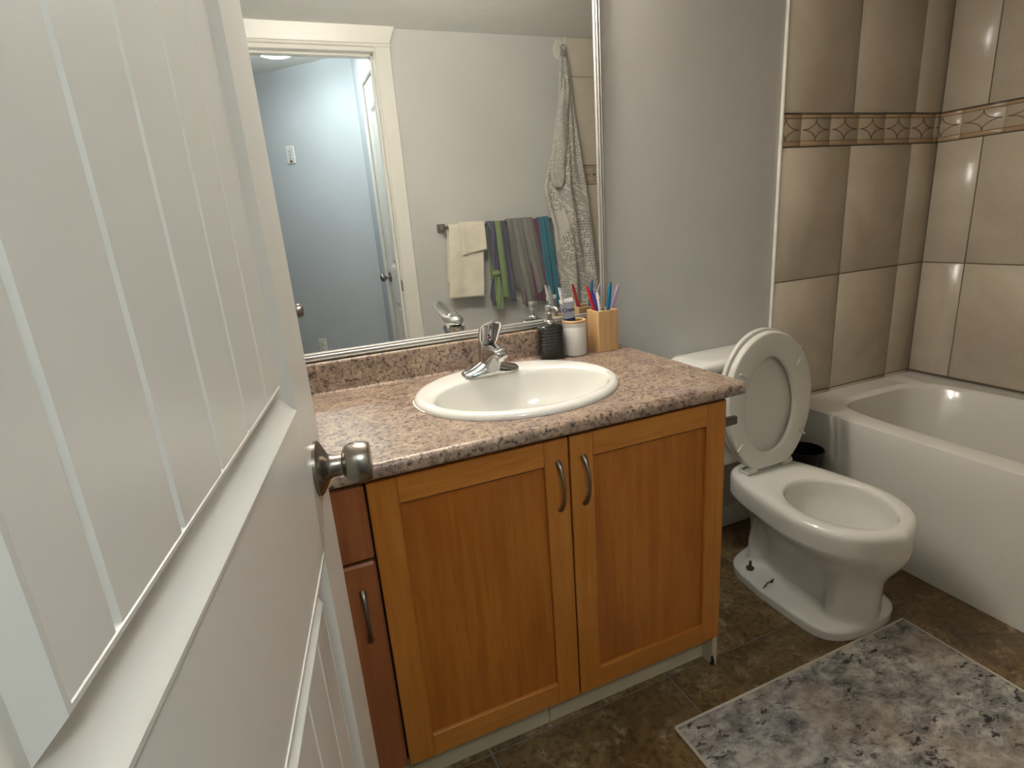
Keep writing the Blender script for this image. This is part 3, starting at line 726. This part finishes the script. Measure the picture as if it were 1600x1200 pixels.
ob('collar', MB().lathe([(.0145, -.003), (.0155, .0), (.0155, .011), (.0135, .013), (.0105, .014), (.0105, .017)], (bx_, by_, ZP), 26), MCHR, sd)
pmp = ob('pump', MB().lathe([(.0092, .015), (.0092, .031), (.0122, .0315), (.0126, .033), (.0126, .055), (.0115, .057), (.0, .0572)], (bx_, by_, ZP), 28), MCHR, sd, ang=30)
ob('nozzle', MB().tube([(bx_, by_-.008, ZP+.0515), (bx_+.003, by_-.024, ZP+.052), (bx_+.006, by_-.038, ZP+.049), (bx_+.007, by_-.043, ZP+.044)], [.0048, .0046, .004, .0034], 12), MCHR, pmp)

# white cup with bamboo ring
cx_, cy_ = -.1755, -.0640
cp = thing('tumbler', 'white ceramic tumbler with bamboo ring top holding a toothpaste tube', 'tumbler', (cx_, cy_, H))
CR = .0358
pf = [(.0, .0005), (CR-.006, .0005), (CR-.002, .002), (CR, .007), (CR, .086), (CR-.0007, .0875), (CR-.0007, .0885), (CR, .09), (CR, .1), (CR-.003, .1), (CR-.003, .008), (0, .007)]
ob('body', MB().lathe(pf[1:], (cx_, cy_, H), 44), MCUP, cp)
ob('ring', MB().lathe([(CR+.0006, .1002), (CR+.0006, .1055), (CR-.001, .107), (CR-.0085, .107), (CR-.0095, .106), (CR-.0095, .1002), (CR+.0006, .1002)], (cx_, cy_, H), 44, cap0=False, cap1=False), MBAMB, cp, label='bamboo ring')
# toothpaste
tp = thing('toothpaste_tube', 'silver toothpaste tube with dark blue lettering standing in the white tumbler', 'toothpaste', (cx_-.002, cy_, H+.02))
Mt = Matrix.Translation((cx_-.006, cy_-.004, H+.011)) @ Matrix.Rotation(radians(-17), 4, 'Z') @ Matrix.Rotation(radians(-6), 4, 'Y') @ Matrix.Rotation(radians(-3), 4, 'X')
def tring(z, hx, hy): return sq(0, 0, hx, hy, z, 2.6, 28)
ob('cap', MB().lathe([(.010, .0), (.0115, .003), (.0115, .02), (.009, .022)], (0, 0, 0), 20).xf(Mt), MWHT, tp)
ob('tube', MB().loft([tring(.021, .0105, .0105), tring(.026, .0145, .0125), tring(.06, .0172, .009), tring(.11, .0195, .0045), tring(.150, .0208, .0018)], True, True, True).xf(Mt), MTPG, tp)
ob('crimp', MB().box(-.021, .021, -.0016, .0016, .149, .161, .0006).xf(Mt), MWHT, tp)
ob('printed_band', MB().loft([tring(.085, .0188, .0076), tring(.102, .0195, .0062)], True, False, False).xf(Mt), MNAVY, tp)
def text_mesh(txt, size, ext=.0002):
    cu = bpy.data.curves.new('txt', 'FONT'); cu.body = txt; cu.size = size; cu.extrude = ext; cu.offset = .0003; cu.align_x = 'CENTER'
    o = bpy.data.objects.new('txt', cu); COL.objects.link(o); dg = bpy.context.evaluated_depsgraph_get()
    me = bpy.data.meshes.new_from_object(o.evaluated_get(dg)); bpy.data.objects.remove(o, do_unlink=True)
    m = MB(); m.add([v.co.copy() for v in me.vertices], [tuple(p.vertices) for p in me.polygons]); return m
tm = text_mesh('Crest', .0165)
tm.xf(Mt @ Matrix.Translation((.002, -.0058, .122)) @ Matrix.Rotation(radians(87), 4, 'X'))
ob('lettering', tm, MNAVY, tp, smooth=False, fix=False)
# bamboo box
qx, qy = -.0765, -.0625
bb = thing('bamboo_holder', 'square bamboo toothbrush holder in the corner of the countertop', 'toothbrush holder', (qx, qy, H))
Mb = Matrix.Translation((qx, qy, H+.0004)) @ Matrix.Rotation(radians(1), 4, 'Z'); hs, ht, th = .0345, .125, .006
ob('side', MB().box(-hs, hs, -hs, -hs+th, 0, ht, .0008).xf(Mb), MBAMB, bb); ob('side', MB().box(-hs, hs, hs-th, hs, 0, ht, .0008).xf(Mb), MBAMB, bb)
ob('side', MB().box(-hs, -hs+th, -hs+th, hs-th, 0, ht, .0008).xf(Mb), MBAMB, bb); ob('side', MB().box(hs-th, hs, -hs+th, hs-th, 0, ht, .0008).xf(Mb), MBAMB, bb)
ob('bottom', MB().box(-hs+th, hs-th, -hs+th, hs-th, 0.001, .008).xf(Mb), MBAMB, bb)
# toothbrushes: (foot, tip, colour, label)
def brush(foot, tip, mat, label, w=.0055, stripes=False, base=(qx, qy)):
    A = Vector((base[0]+foot[0], base[1]+foot[1], H+.009)); B = Vector((base[0]+tip[0], base[1]+tip[1], H+tip[2]))
    b_ = thing('toothbrush', label, 'toothbrush', tuple(A), group='toothbrushes on the countertop')
    dr = (B-A).normalized(); n = 12; pts = [A+(B-A)*(k/n) for k in range(n+1)]
    rad = [(w*(.55+.25*min(1, k/4)+.2*sin(pi*min(1, k/n*1.02)))*(1 if k < n else .55), w*.62*(.6+.4*sin(pi*min(1, k/n)))*(1 if k < n else .6)) for k in range(n+1)]
    hd = ob('grip', MB().tube(pts, rad, 12), mat, b_, ang=60)
    if stripes:
        side = dr.cross(Vector((1, 0, 0))).normalized()
        for k in range(6):
            P = A+(B-A)*(.60+.055*k)+Vector((.35*w, -w*.42, 0)); ob('stripe', MB().tube([P-dr*.0009, P+dr*.0009], [(w*.42, w*.42), (w*.42, w*.42)], 10), MINK, hd)
    return b_
brush((.010, .004), (-.0440, .010, .200), MRED, 'red toothbrush leaning left in the bamboo holder', .0066)
brush((.010, -.008), (-.034, -.002, .186), MBLUE, 'dark blue toothbrush between the red and striped ones', .006)
brush((.002, -.016), (-.0225, -.014, .180), MWHT, 'white toothbrush with dark stripes at the front of the holder', .0068, True)
brush((.006, .0), (.034, .002, .204), MTEALP, 'tall teal toothbrush standing in the bamboo holder', .007)
brush((-.004, .010), (.064, .004, .193), MLAV, 'pale lavender toothbrush leaning right in the bamboo holder', .0066)
brush((.006, .012), (-.040, .012, .206), MWHT, 'white toothbrush with dark marks leaning behind the toothpaste tube', .0052, True, (cx_, cy_))
brush((.010, .008), (-.030, .016, .204), MTUBE, 'pale grey toothbrush leaning behind the toothpaste tube', .006, False, (cx_, cy_))

# paper holder stub on the vanity side
ph = thing('paper_holder', 'small grey metal holder post on the side of the vanity', 'paper holder', (VXR+.004, -.532, .711))
ob('mount', MB().box(VXR+.0038, VXR+.009, -.5435, -.505, .692, .732, .0012), MGREYM, ph)
ob('post', MB().box(VXR+.008, VXR+.049, -.5405, -.527, .701, .722, .002), MGREYM, ph)

# ================================================================ toilet
TX = .438
tl = thing('toilet', 'white two-piece toilet with lid and seat raised beside the vanity', 'toilet', (TX, -.4, 0))
def lerp(a_, b_, t_): return a_+(b_-a_)*t_
def sstep(a_, b_, x_):
    t_ = min(1, max(0, (x_-a_)/(b_-a_))); return t_*t_*(3-2*t_)
RZ = .360
# outline: y from back yb to front yf; half width fn
def outline(yb, yf, hw, z, n=36, pw=.5):
    left = []
    for k in range(n+1):
        t_ = k/n; s_ = (1-cos(pi*t_))/2; y_ = lerp(yb, yf, s_)
        left.append((y_, hw(y_, s_)))
    return [(TX-w_, y_, z) for y_, w_ in left] + [(TX+w_, y_, z) for y_, w_ in left[::-1][1:-1]]
def rimw(y_, s_, sc=1.0):
    # plan of the rim: narrow deck at the back, egg-shaped bowl in front
    back = .105
    yc, aw = -.50, .183
    if y_ > yc: base = lerp(aw, back, sstep(0, 1, (y_-yc)/(.17+.5-.17+.0-0.0)*1.05) if False else ((y_-yc)/.35)**1.6 if (y_-yc)/.35 < 1 else 1)
    else: base = aw*math.sqrt(max(0, 1-((yc-y_)/.225)**2.1))
    return base*sc
def endround(s_, e=.03): 
    a_ = min(1, s_/e) if s_ < .5 else 1
    return math.sqrt(max(0, 1-(1-a_)**2))
R = []
def smax(a_, b_, k_=.012):
    h_ = max(0, min(1, .5+.5*(a_-b_)/k_)); return lerp(b_, a_, h_)+k_*h_*(1-h_)
GZ = [(.0, .30), (.10, .34), (.16, .44), (.20, .56), (.235, .72), (.26, .86), (.275, .95), (.287, 1.0), (1, 1.0)]
def gz(z):
    for (a_, b_), (c_, e_) in zip(GZ[:-1], GZ[1:]):
        if z <= c_: return lerp(b_, e_, (z-a_)/(c_-a_))
def ped(z):
    def hw(y_, s_):
        foot = .158*math.sqrt(max(0, 1-abs(2*s_-1)**7.0))*(lerp(.86, 1, min(1, s_*2.4)))
        bul = .092*math.exp(-((y_+.268+.30*max(0, z-.12))/.046)**2); col_ = .108*math.exp(-((y_+.600)/.080)**2)
        pd = smax(smax(.038, bul, .02), col_, .02)*math.sqrt(max(0, 1-abs(2*s_-1)**6))
        bw = rimw(min(max(y_, -.722), -.16), s_)*math.sqrt(max(0, 1-abs(2*s_-1)**10))*gz(z)
        if z < .275: bw *= 1-.5*sstep(-.36, -.2, y_)*(1 if z < .25 else (.275-z)/.025)
        f1 = 1-sstep(.026, .044, z)
        return smax(lerp(pd, foot, f1), bw)
    return hw
for z in (.0005, .012, .022, .027, .031, .036, .040, .045, .06, .085, .12, .16, .19, .215, .235, .25, .262, .272, .28, .287, .295, .318, .335, .345, .351, .356):
    f2 = sstep(.14, .29, z); yb = lerp(-.198, -.150, f2) if z > .05 else -.195; yf = lerp(-.658, -.722, f2)
    ins = 0 if z < .343 else (.002 if z < .350 else (.005 if z < .355 else .011))
    R.append(outline(yb-ins, yf+ins, (lambda h, ins=ins: (lambda y_, s_: max(.0015*(1 if 0 < s_ < 1 else 0), (h(y_, s_)-ins) if 0 < s_ < 1 else 0)))(ped(z)), z))
R.append(outline(-.17, -.704, lambda y_, s_: max(0, (rimw(min(max(y_, -.722), -.16), s_)*math.sqrt(max(0, 1-abs(2*s_-1)**10))-.018)), RZ))
# inner bowl
BCX, BCY = TX, -.505
nR = len(R[0])
def bring(a_, bF, bB, z, cy=BCY):
    # same vertex order as outline: left side back->front, then right side front->back
    n = 36; L = []
    for k in range(n+1):
        th = pi*k/n; s_, c_ = sin(th), cos(th)
        L.append((a_*s_, cy+(bB if c_ > 0 else bF)*c_))
    return [(TX-w_, y_, z) for w_, y_ in L]+[(TX+w_, y_, z) for w_, y_ in L[::-1][1:-1]]
for a_, bF, bB, z in ((.138, .172, .152, RZ), (.133, .167, .147, RZ-.004), (.130, .164, .144, RZ-.014), (.131, .165, .146, RZ-.045), (.122, .155, .138, RZ-.075), (.10, .125, .118, RZ-.12), (.075, .085, .09, RZ-.165), (.05, .055, .06, RZ-.21), (.03, .03, .03, RZ-.225)):
    R.append(bring(a_, bF, bB, z))
ob('bowl', MB().loft(R, True, True, True), MPORC, tl, ang=70)
ob('water', MB().loft([bring(.082, .098, .098, RZ-.152), bring(.08, .096, .096, RZ-.1515)], True, True, True), MWATER, tl)
# tank
def rr(hx, y0, y1, z, e=7, n=48, bulge=0):
    out = []
    for k in range(n):
        t_ = 2*pi*k/n; c_, s_ = cos(t_), sin(t_)
        x_ = hx*math.copysign(abs(c_)**(2/e), c_); yy = math.copysign(abs(s_)**(2/e), s_)
        y_ = (y0+y1)/2+(y1-y0)/2*yy
        if yy < 0: y_ -= bulge*(1-(x_/hx)**2)
        out.append((TX+x_, y_, z))
    return out
ob('tank', MB().loft([rr(.175, -.160, -.025, RZ+.001, 6), rr(.19, -.164, -.02, RZ+.02, 6, bulge=.004), rr(.205, -.168, -.015, RZ+.13, 7, bulge=.006), rr(.214, -.170, -.012, .705, 7, bulge=.007)], True, True, True), MPORC, tl, ang=60)
ob('tank_lid', MB().loft([rr(.220, -.173, -.010, .7045, 7, bulge=.007), rr(.229, -.178, -.006, .711, 7, bulge=.008), rr(.232, -.180, -.004, .722, 7, bulge=.008), rr(.230, -.179, -.005, .733, 7, bulge=.008), rr(.222, -.172, -.010, .7395, 6, bulge=.008), rr(.18, -.150, -.03, .7425, 5, bulge=.006), rr(.08, -.11, -.07, .744, 3)], True, True, True), MPORC, tl, ang=60)
fl_ = ob('flush_lever', MB().tube([(TX-.15, -.172, .655), (TX-.15, -.190, .655)], .012, 14), MCHR, tl)
ob('arm', MB().tube([(TX-.155, -.190, .655), (TX-.12, -.192, .653), (TX-.085, -.192, .648)], [.006, .005, .006], 10), MCHR, fl_)
# seat and lid, raised: local (x, v up from hinge, thickness), leaning back
HYp, HZp = -.250, RZ+.022
lean = radians(4.0)
def upx(y0):
    return Matrix.Translation((TX, y0, HZp)) @ Matrix.Rotation(-lean, 4, 'X')
def segg(half, v0, v1, vm, n=56, wb=.118):
    # closed outline x,v : squared hinge end at v0, egg at v1
    out = []
    for k in range(n):
        t_ = 2*pi*k/n; c_, s_ = cos(t_), sin(t_)
        if s_ >= 0: out.append((half*c_, vm+(v1-vm)*s_))
        else:
            e = .42; x_ = half*math.copysign(abs(c_)**.55, c_)
            v = vm+(vm-v0)*s_ if True else 0
            v = vm-(vm-v0)*abs(s_)**.8
            f = abs(s_)**.8; x_ = lerp(half, wb, f**2.0)*math.copysign(min(1, abs(c_)**.38), c_)
            out.append((x_, v))
    return out
SV0, SV1, SVM = -.010, .446, .225
def oring(pts, y, ins=0.0, cen=(0, .22)):
    out = []
    for x_, v in pts:
        d_ = Vector((x_-cen[0], v-cen[1])); l_ = d_.length; f = (l_-ins)/l_
        out.append((cen[0]+d_.x*f, y, cen[1]+d_.y*f))
    return out
so = segg(.181, SV0, SV1, SVM)
si = []
for k in range(56):
    t_ = 2*pi*k/56; c_, s_ = cos(t_), sin(t_)
    si.append((.106*c_*(1-.10*max(0, s_)), .20+(.162 if s_ > 0 else .158)*s_))
Ms = upx(HYp)
# seat: underside faces the viewer (towards -y)
R = [oring(so, .002, .004), oring(so, .006, .0), oring(so, -.008, .0), oring(so, -.014, .004), oring(so, -.015, .008), oring(si, -.013, -.006), oring(si, -.009, -.002), oring(si, .0, .0), oring(si, .005, -.004), oring(so, .008, .02)]
R = [[tuple(p) for p in r_] for r_ in R]
seat = ob('seat', MB().loft(R+[R[0]], True, False, False).xf(Ms), MPLAS, tl, ang=50)
for (x_, v, a_) in ((-.118, .322, .45), (.118, .330, -.95), (-.135, .085, -.75), (.135, .085, .75)):
    mb_ = MB().box(-.016, .016, -.0195, -.0135, -.004, .004, .0018).xf(Matrix.Translation((x_, 0, v)) @ Matrix.Rotation(a_, 4, 'Y')).xf(Ms)
    ob('bumper', mb_, MPLAS, seat)
lo_ = segg(.183, SV0+.004, SV1+.007, SVM)
Ml = upx(HYp+.019)
ob('lid', MB().loft([oring(lo_, .014, .012), oring(lo_, .013, .004), oring(lo_, .010, 0), oring(lo_, .0, 0), oring(lo_, -.003, .003), oring(lo_, -.002, .02)], True, True, True).xf(Ml), MPLAS, tl, ang=50)
for sx in (-1, 1):
    hb = ob('hinge', MB().box(TX+sx*.078-.021, TX+sx*.078+.021, HYp-.012, HYp+.035, RZ+.0005, RZ+.010, .003), MPLAS, tl)
    ob('knuckle', MB().tube([(TX+sx*.078-.018, HYp-.004, RZ+.016), (TX+sx*.078+.018, HYp-.004, RZ+.016)], .0095, 14), MPLAS, hb)
    bl = ob('bolt', MB().lathe([(.0125, .033), (.0125, .039), (.009, .042), (.0042, .043), (.0042, .063), (.003, .064)], (TX+sx*.106, -.298, 0), 18), MBRASS, tl)
# small dark maker's mark on the foot (illegible script strokes)
m = MB(); random.seed(3)
zf = .0385
def stroke(pts): m.tube([(TX-.143+v_*1.0+u_*.9, -.392-u_*.9+v_*.4, zf) for u_, v_ in [(p[0]*.55, p[1]*1.9) for p in [(q[1]*.8, q[0]) for q in pts]]], .0014, 6)
stroke([(-.006, .002), (-.002, .010), (0, .002), (.003, .010), (.004, .002)]); stroke([(.004, .008), (.007, .003), (.010, .008), (.012, .003), (.016, .010)]); stroke([(.013, .016), (.018, .024), (.022, .018), (.017, .014), (.013, .018)]); stroke([(.02, .012), (.024, .02), (.026, .014)])
ob('maker_mark', m, MINK, tl, label='small dark script mark')
# supply line left of the bowl is hidden

# black waste bin beyond the toilet
wb_ = thing('waste_bin', 'black waste bin between the toilet and the bathtub', 'bin', (.712, -.16, 0))
ob('bucket', MB().lathe([(.05, .0008), (.055, .003), (.066, .33), (.063, .33), (.052, .01), (.0, .009)], (.712, -.16, 0), 36), MBLACK, wb_)
ob('rim', MB().lathe([(.064, .326), (.0685, .328), (.0685, .336), (.064, .337), (.064, .326)], (.712, -.16, 0), 36, cap0=False, cap1=False), MBLACK, wb_)

# bathtub along the right wall
TB0 = .785
tub = thing('bathtub', 'white bathtub along the right tiled wall', 'bathtub', ((TB0+XR)/2, -.75, 0))
def trr(x0, x1, y0, y1, z, e=6, n=56):
    if e > 50:
        return [((x0+x1)/2+(x1-x0)/2*cos(2*pi*k/n)/max(abs(cos(2*pi*k/n)), abs(sin(2*pi*k/n))), (y0+y1)/2+(y1-y0)/2*sin(2*pi*k/n)/max(abs(cos(2*pi*k/n)), abs(sin(2*pi*k/n))), z) for k in range(n)]
    return [((x0+x1)/2+(x1-x0)/2*math.copysign(abs(cos(2*pi*k/n))**(2/e), cos(2*pi*k/n)), (y0+y1)/2+(y1-y0)/2*math.copysign(abs(sin(2*pi*k/n))**(2/e), sin(2*pi*k/n)), z) for k in range(n)]
X1 = XR-.0105; Y1, Y0_ = -.0105, YO+.0105; zt_ = ZTUB-.002
R = [trr(TB0+.01, X1, Y0_, Y1, .0005, 60), trr(TB0+.01, X1, Y0_, Y1, .06, 60), trr(TB0, X1, Y0_, Y1, .40, 60), trr(TB0-.004, X1, Y0_, Y1, zt_-.02, 60), trr(TB0-.002, X1, Y0_, Y1, zt_-.004, 60), trr(TB0+.006, X1-.004, Y0_+.004, Y1-.004, zt_, 60),
     trr(TB0+.07, X1-.06, Y0_+.08, Y1-.09, zt_, 5), trr(TB0+.085, X1-.075, Y0_+.10, Y1-.105, zt_-.015, 5), trr(TB0+.12, X1-.11, Y0_+.20, Y1-.13, .12, 4), trr(TB0+.2, X1-.19, Y0_+.32, Y1-.2, .08, 4)]
ob('shell', MB().loft(R, True, True, True), MPORC, tub, ang=40)
ob('drain', MB().lathe([(.03, .081), (.03, .084), (.0, .085)], ((TB0+XR)/2, -.33, 0), 24), MCHR, tub)

# ================================================================ bath mat
rg = thing('bath_mat', 'grey mottled bath mat with cream edging on the tiled floor', 'mat', (.14, -.94, 0))
RX0, RX1, RY0, RY1 = -.267, .56, -1.2, -.662
def rugf(u, v): return (lerp(RX0, RX1, u), lerp(RY0, RY1, v), .0065+.0012*sin(u*21+v*9)*sin(v*17))
m = MB(); m.grid(rugf, 60, 44)
ob('pile', m, MMAT, rg, fix=False)
def edge(a_, b_): ob('binding', MB().tube([Vector(a_).lerp(Vector(b_), k/8)+Vector((0, 0, .0004*sin(k*2))) for k in range(9)], (.0042), 8), MBIND, rg)
zE = .0046
edge((RX0, RY0, zE), (RX0, RY1, zE)); edge((RX1, RY0, zE), (RX1, RY1, zE)); edge((RX0, RY0, zE), (RX1, RY0, zE)); edge((RX0, RY1, zE), (RX1, RY1, zE))

# ================================================================ opposite wall: towel bar, cloths, hook
TBZ, TBY = 1.214, YO+.062
tb = thing('towel_bar', 'brushed metal towel bar with square posts on the opposite wall, seen in the mirror', 'towel bar', (.2, YO, TBZ))
for x_ in (-.12, .50):
    p_ = ob('post', MB().box(x_-.022, x_+.022, YO, YO+.012, TBZ-.022, TBZ+.022, .003), MNICK, tb)
    ob('arm', MB().box(x_-.011, x_+.011, YO+.011, TBY+.01, TBZ-.012, TBZ+.012, .003), MNICK, p_)
ob('bar', MB().tube([(-.118, TBY, TBZ), (.498, TBY, TBZ)], .0085, 14), MNICK, tb)
def drape(name, label, x0, x1, zf_, zb_, mat, r=.013, folds=3, amp=.006, x0b=None, x1b=None, seed=0, thick=.004, skew=0.0, cat='towel', yoff=0.0, parent=None, hem=0.0):
    """cloth over the bar: hangs to zf_ in front and zb_ behind; x0b/x1b = extents at the bottom"""
    rnd = random.Random(seed); ph1, ph2 = rnd.random()*6, rnd.random()*6
    x0b = x0 if x0b is None else x0b; x1b = x1 if x1b is None else x1b
    Lf, Lb = TBZ-zf_, TBZ-zb_; arc = pi*r; Lt = Lf+arc+Lb
    def fn(u, v):
        s_ = v*Lt
        if s_ < Lf: dz = -(Lf-s_); y_ = r; dep = (Lf-s_)/Lf
        elif s_ < Lf+arc:
            a_ = (s_-Lf)/r; dz = r*sin(a_); y_ = r*cos(a_); dep = 0
        else: dz = -(s_-Lf-arc); y_ = -r; dep = -(s_-Lf-arc)/Lf
        ad = abs(dep); xa = lerp(x0, x0b, ad); xb = lerp(x1, x1b, ad)
        wv = amp*(.25+ad)*(sin(u*folds*2*pi+ph1+ad*1.3)+.45*sin(u*folds*4.3*pi+ph2))
        sgn = 1 if dep >= 0 else -.45
        hm = hem*sin(u*5+ph2)*ad
        return (lerp(xa, xb, u), TBY+yoff+y_+sgn*wv+(.010*ad if dep > 0 else 0), TBZ+dz-skew*(u-.5)*ad*(1 if dep > 0 else 0)+hm)
    m = MB(); m.grid(fn, 40, 64)
    o = ob(name, m, mat, parent, ang=180)
    md = o.modifiers.new('thickness', 'SOLIDIFY'); md.thickness = thick; md.offset = 0
    if not parent: tag(o, label, cat, 'cloths on the towel bar')
    return o
drape('hand_towel', 'cream hand towel hanging at the left end of the towel bar', -.097, .096, .842, .93, MTOW, .0145, 1, .0035, -.136, .062, 1, .006, .006)
drape('washcloth', 'small cream washcloth folded over the cream hand towel', -.045, .100, 1.078, 1.10, MTOW, .0225, 1, .003, -.042, .098, 4, .005, -.022, cat='washcloth')
drape('striped_cloth', 'purple and green striped cloth hanging beside the cream towel', .118, .225, .80, .84, MSTR, .016, 2, .006, .130, .252, 2, .004, .0, cat='cloth', hem=.015)
# knotted strand hanging in front of the striped cloth
ks = thing('knotted_strap', 'purple strap with a green knot hanging in front of the striped cloth', 'strap', (.15, TBY+.03, .75))
def strand(pts, w_, mat, name):
    pts = [Vector(p) for p in pts]; n = len(pts)
    def fn(u, v):
        k = v*(n-1); i = min(int(k), n-2); P = pts[i].lerp(pts[i+1], k-i)
        ww = w_[i]+(w_[i+1]-w_[i])*(k-i)
        return (P.x+(u-.5)*ww, P.y+.006*sin(u*9+v*5)*.6, P.z)
    m = MB(); m.grid(fn, 10, 40); o = ob(name, m, mat, ks, ang=180); md = o.modifiers.new('thickness', 'SOLIDIFY'); md.thickness = .005; return o
yk = TBY+.034
strand([(.138, TBY+.012, TBZ+.018), (.136, yk, 1.15), (.138, yk, 1.05), (.142, yk, .96)], [.05, .05, .042, .024], MPURP, 'upper_strand')
strand([(.140, yk, .955), (.126, yk, .90), (.117, yk, .83), (.120, yk, .775)], [.02, .032, .038, .026], MPURP, 'loose_end')
strand([(.143, yk+.004, .955), (.148, yk+.004, .90), (.150, yk+.004, .83), (.147, yk+.004, .755)], [.022, .04, .045, .036], MGREEN, 'loose_end')
R = []
for k in range(9):
    a_ = pi*k/8; R.append([(.142+.026*cos(a_)*-1, yk+.004+.016*sin(a_)*cos(2*pi*q/14), .955+.016*sin(a_)*sin(2*pi*q/14)*(1+.2*sin(3*q))) for q in range(14)])
ob('knot', MB().loft(R, True, True, True), MGREEN, ks, ang=180, label='green knot')
drape('plum_cloth', 'plum cloth showing behind the grey shirt on the towel bar', .330, .438, .755, .85, MPLUM, .014, 2, .004, .31, .50, 8, .004, 0, cat='cloth', hem=.02)
drape('grey_shirt', 'grey knit shirt hanging crumpled on the towel bar', .232, .392, .80, .86, MGRAY, .021, 2.5, .010, .290, .455, 3, .005, -.06, cat='shirt', hem=.03)
drape('teal_cloth', 'teal cloth hanging next to the grey shirt on the towel bar', .425, .487, .725, .80, MTEAL, .019, 1.5, .006, .452, .545, 5, .005, 0, cat='cloth')

# hook and printed cloth
HKX, HKZ = .640, 2.098
hk = thing('wall_hook', 'white oval adhesive hook near the ceiling, seen in the mirror', 'hook', (HKX, YO, HKZ))
R = []
for i, d_ in ((0, .0), (0, .006), (.003, .0095), (.010, .0105)):
    R.append([(HKX+(.036-i)*cos(2*pi*k/32), YO+d_, HKZ-.006+(.052-i)*sin(2*pi*k/32)) for k in range(32)])
ob('plate', MB().loft(R, True, True, True), MPLAS, hk)
ob('prong', MB().tube([(HKX, YO+.008, HKZ+.008), (HKX, YO+.03, HKZ-.012), (HKX, YO+.045, HKZ-.022), (HKX, YO+.056, HKZ-.015), (HKX, YO+.06, HKZ-.004)], [.006, .0055, .005, .005, .004], 10), MPLAS, hk)
rob = thing('printed_cloth', 'white cloth with grey block print hanging from the oval hook', 'cloth', (HKX, YO+.05, .7))
def robf(u, v):
    z = lerp(HKZ-.012, .70, v); d_ = v
    xl = lerp(HKX-.006, .0, 0)
    # left and right silhouettes
    L_pts = [(0, .632), (.05, .617), (.2, .592), (.38, .535), (.5, .482), (.56, .497), (.66, .53), (.8, .54), (1, .53)]
    R_pts = [(0, .648), (.05, .672), (.2, .690), (.4, .725), (.55, .757), (.7, .785), (.85, .805), (1, .825)]
    def ip(P, t_):
        for (a_, b_), (c_, e_) in zip(P[:-1], P[1:]):
            if t_ <= c_: 
                q_ = (t_-a_)/(c_-a_); return b_+(e_-b_)*q_
        return P[-1][1]
    a_ = u*2*pi
    xl, xr = ip(L_pts, v), ip(R_pts, v)
    f = .5-.5*cos(a_); x_ = lerp(xl, xr, f)
    front = sin(a_) ; depth = (.012+.035*min(1, v*2.2))
    wv = (.004+.018*min(1, v*2))*(sin(f*11+v*5.0)+.5*sin(f*23-v*9+1))
    y_ = YO+.046+.012*min(1, v*3)+depth*.5*front+wv*max(0, front)
    return (x_, max(YO+.006, y_), z+.02*sin(f*9)*v*.5)
m = MB(); m.grid(robf, 96, 110)
ob('body', m, MPRINT, rob, ang=180)
def slf(u, v):
    z = lerp(1.93, 1.385, v); a_ = u*2*pi
    cx0 = lerp(.622, .545, v**.9); hw = .012+.032*sin(pi*min(1, v*.62+.02))
    if v > .88: hw *= math.sqrt(max(0.02, 1-((v-.88)/.12)**2*.8))
    return (cx0+hw*cos(a_)+.004*sin(v*14), YO+.098+.016*sin(a_)*min(1, v*3+.3)+.004*sin(a_*3+v*6), z)
m = MB(); m.grid(slf, 40, 60)
ob('folded_corner', m, MPRINT, rob, ang=180)
R = [[(HKX+(.010+.004*k_)*cos(2*pi*q/16), YO+.05+(.007+.002*k_)*sin(2*pi*q/16), HKZ+.006-.028*k_) for q in range(16)] for k_ in range(3)]
ob('loop', MB().loft(R, True, True, True), MGRAY, rob, ang=60)
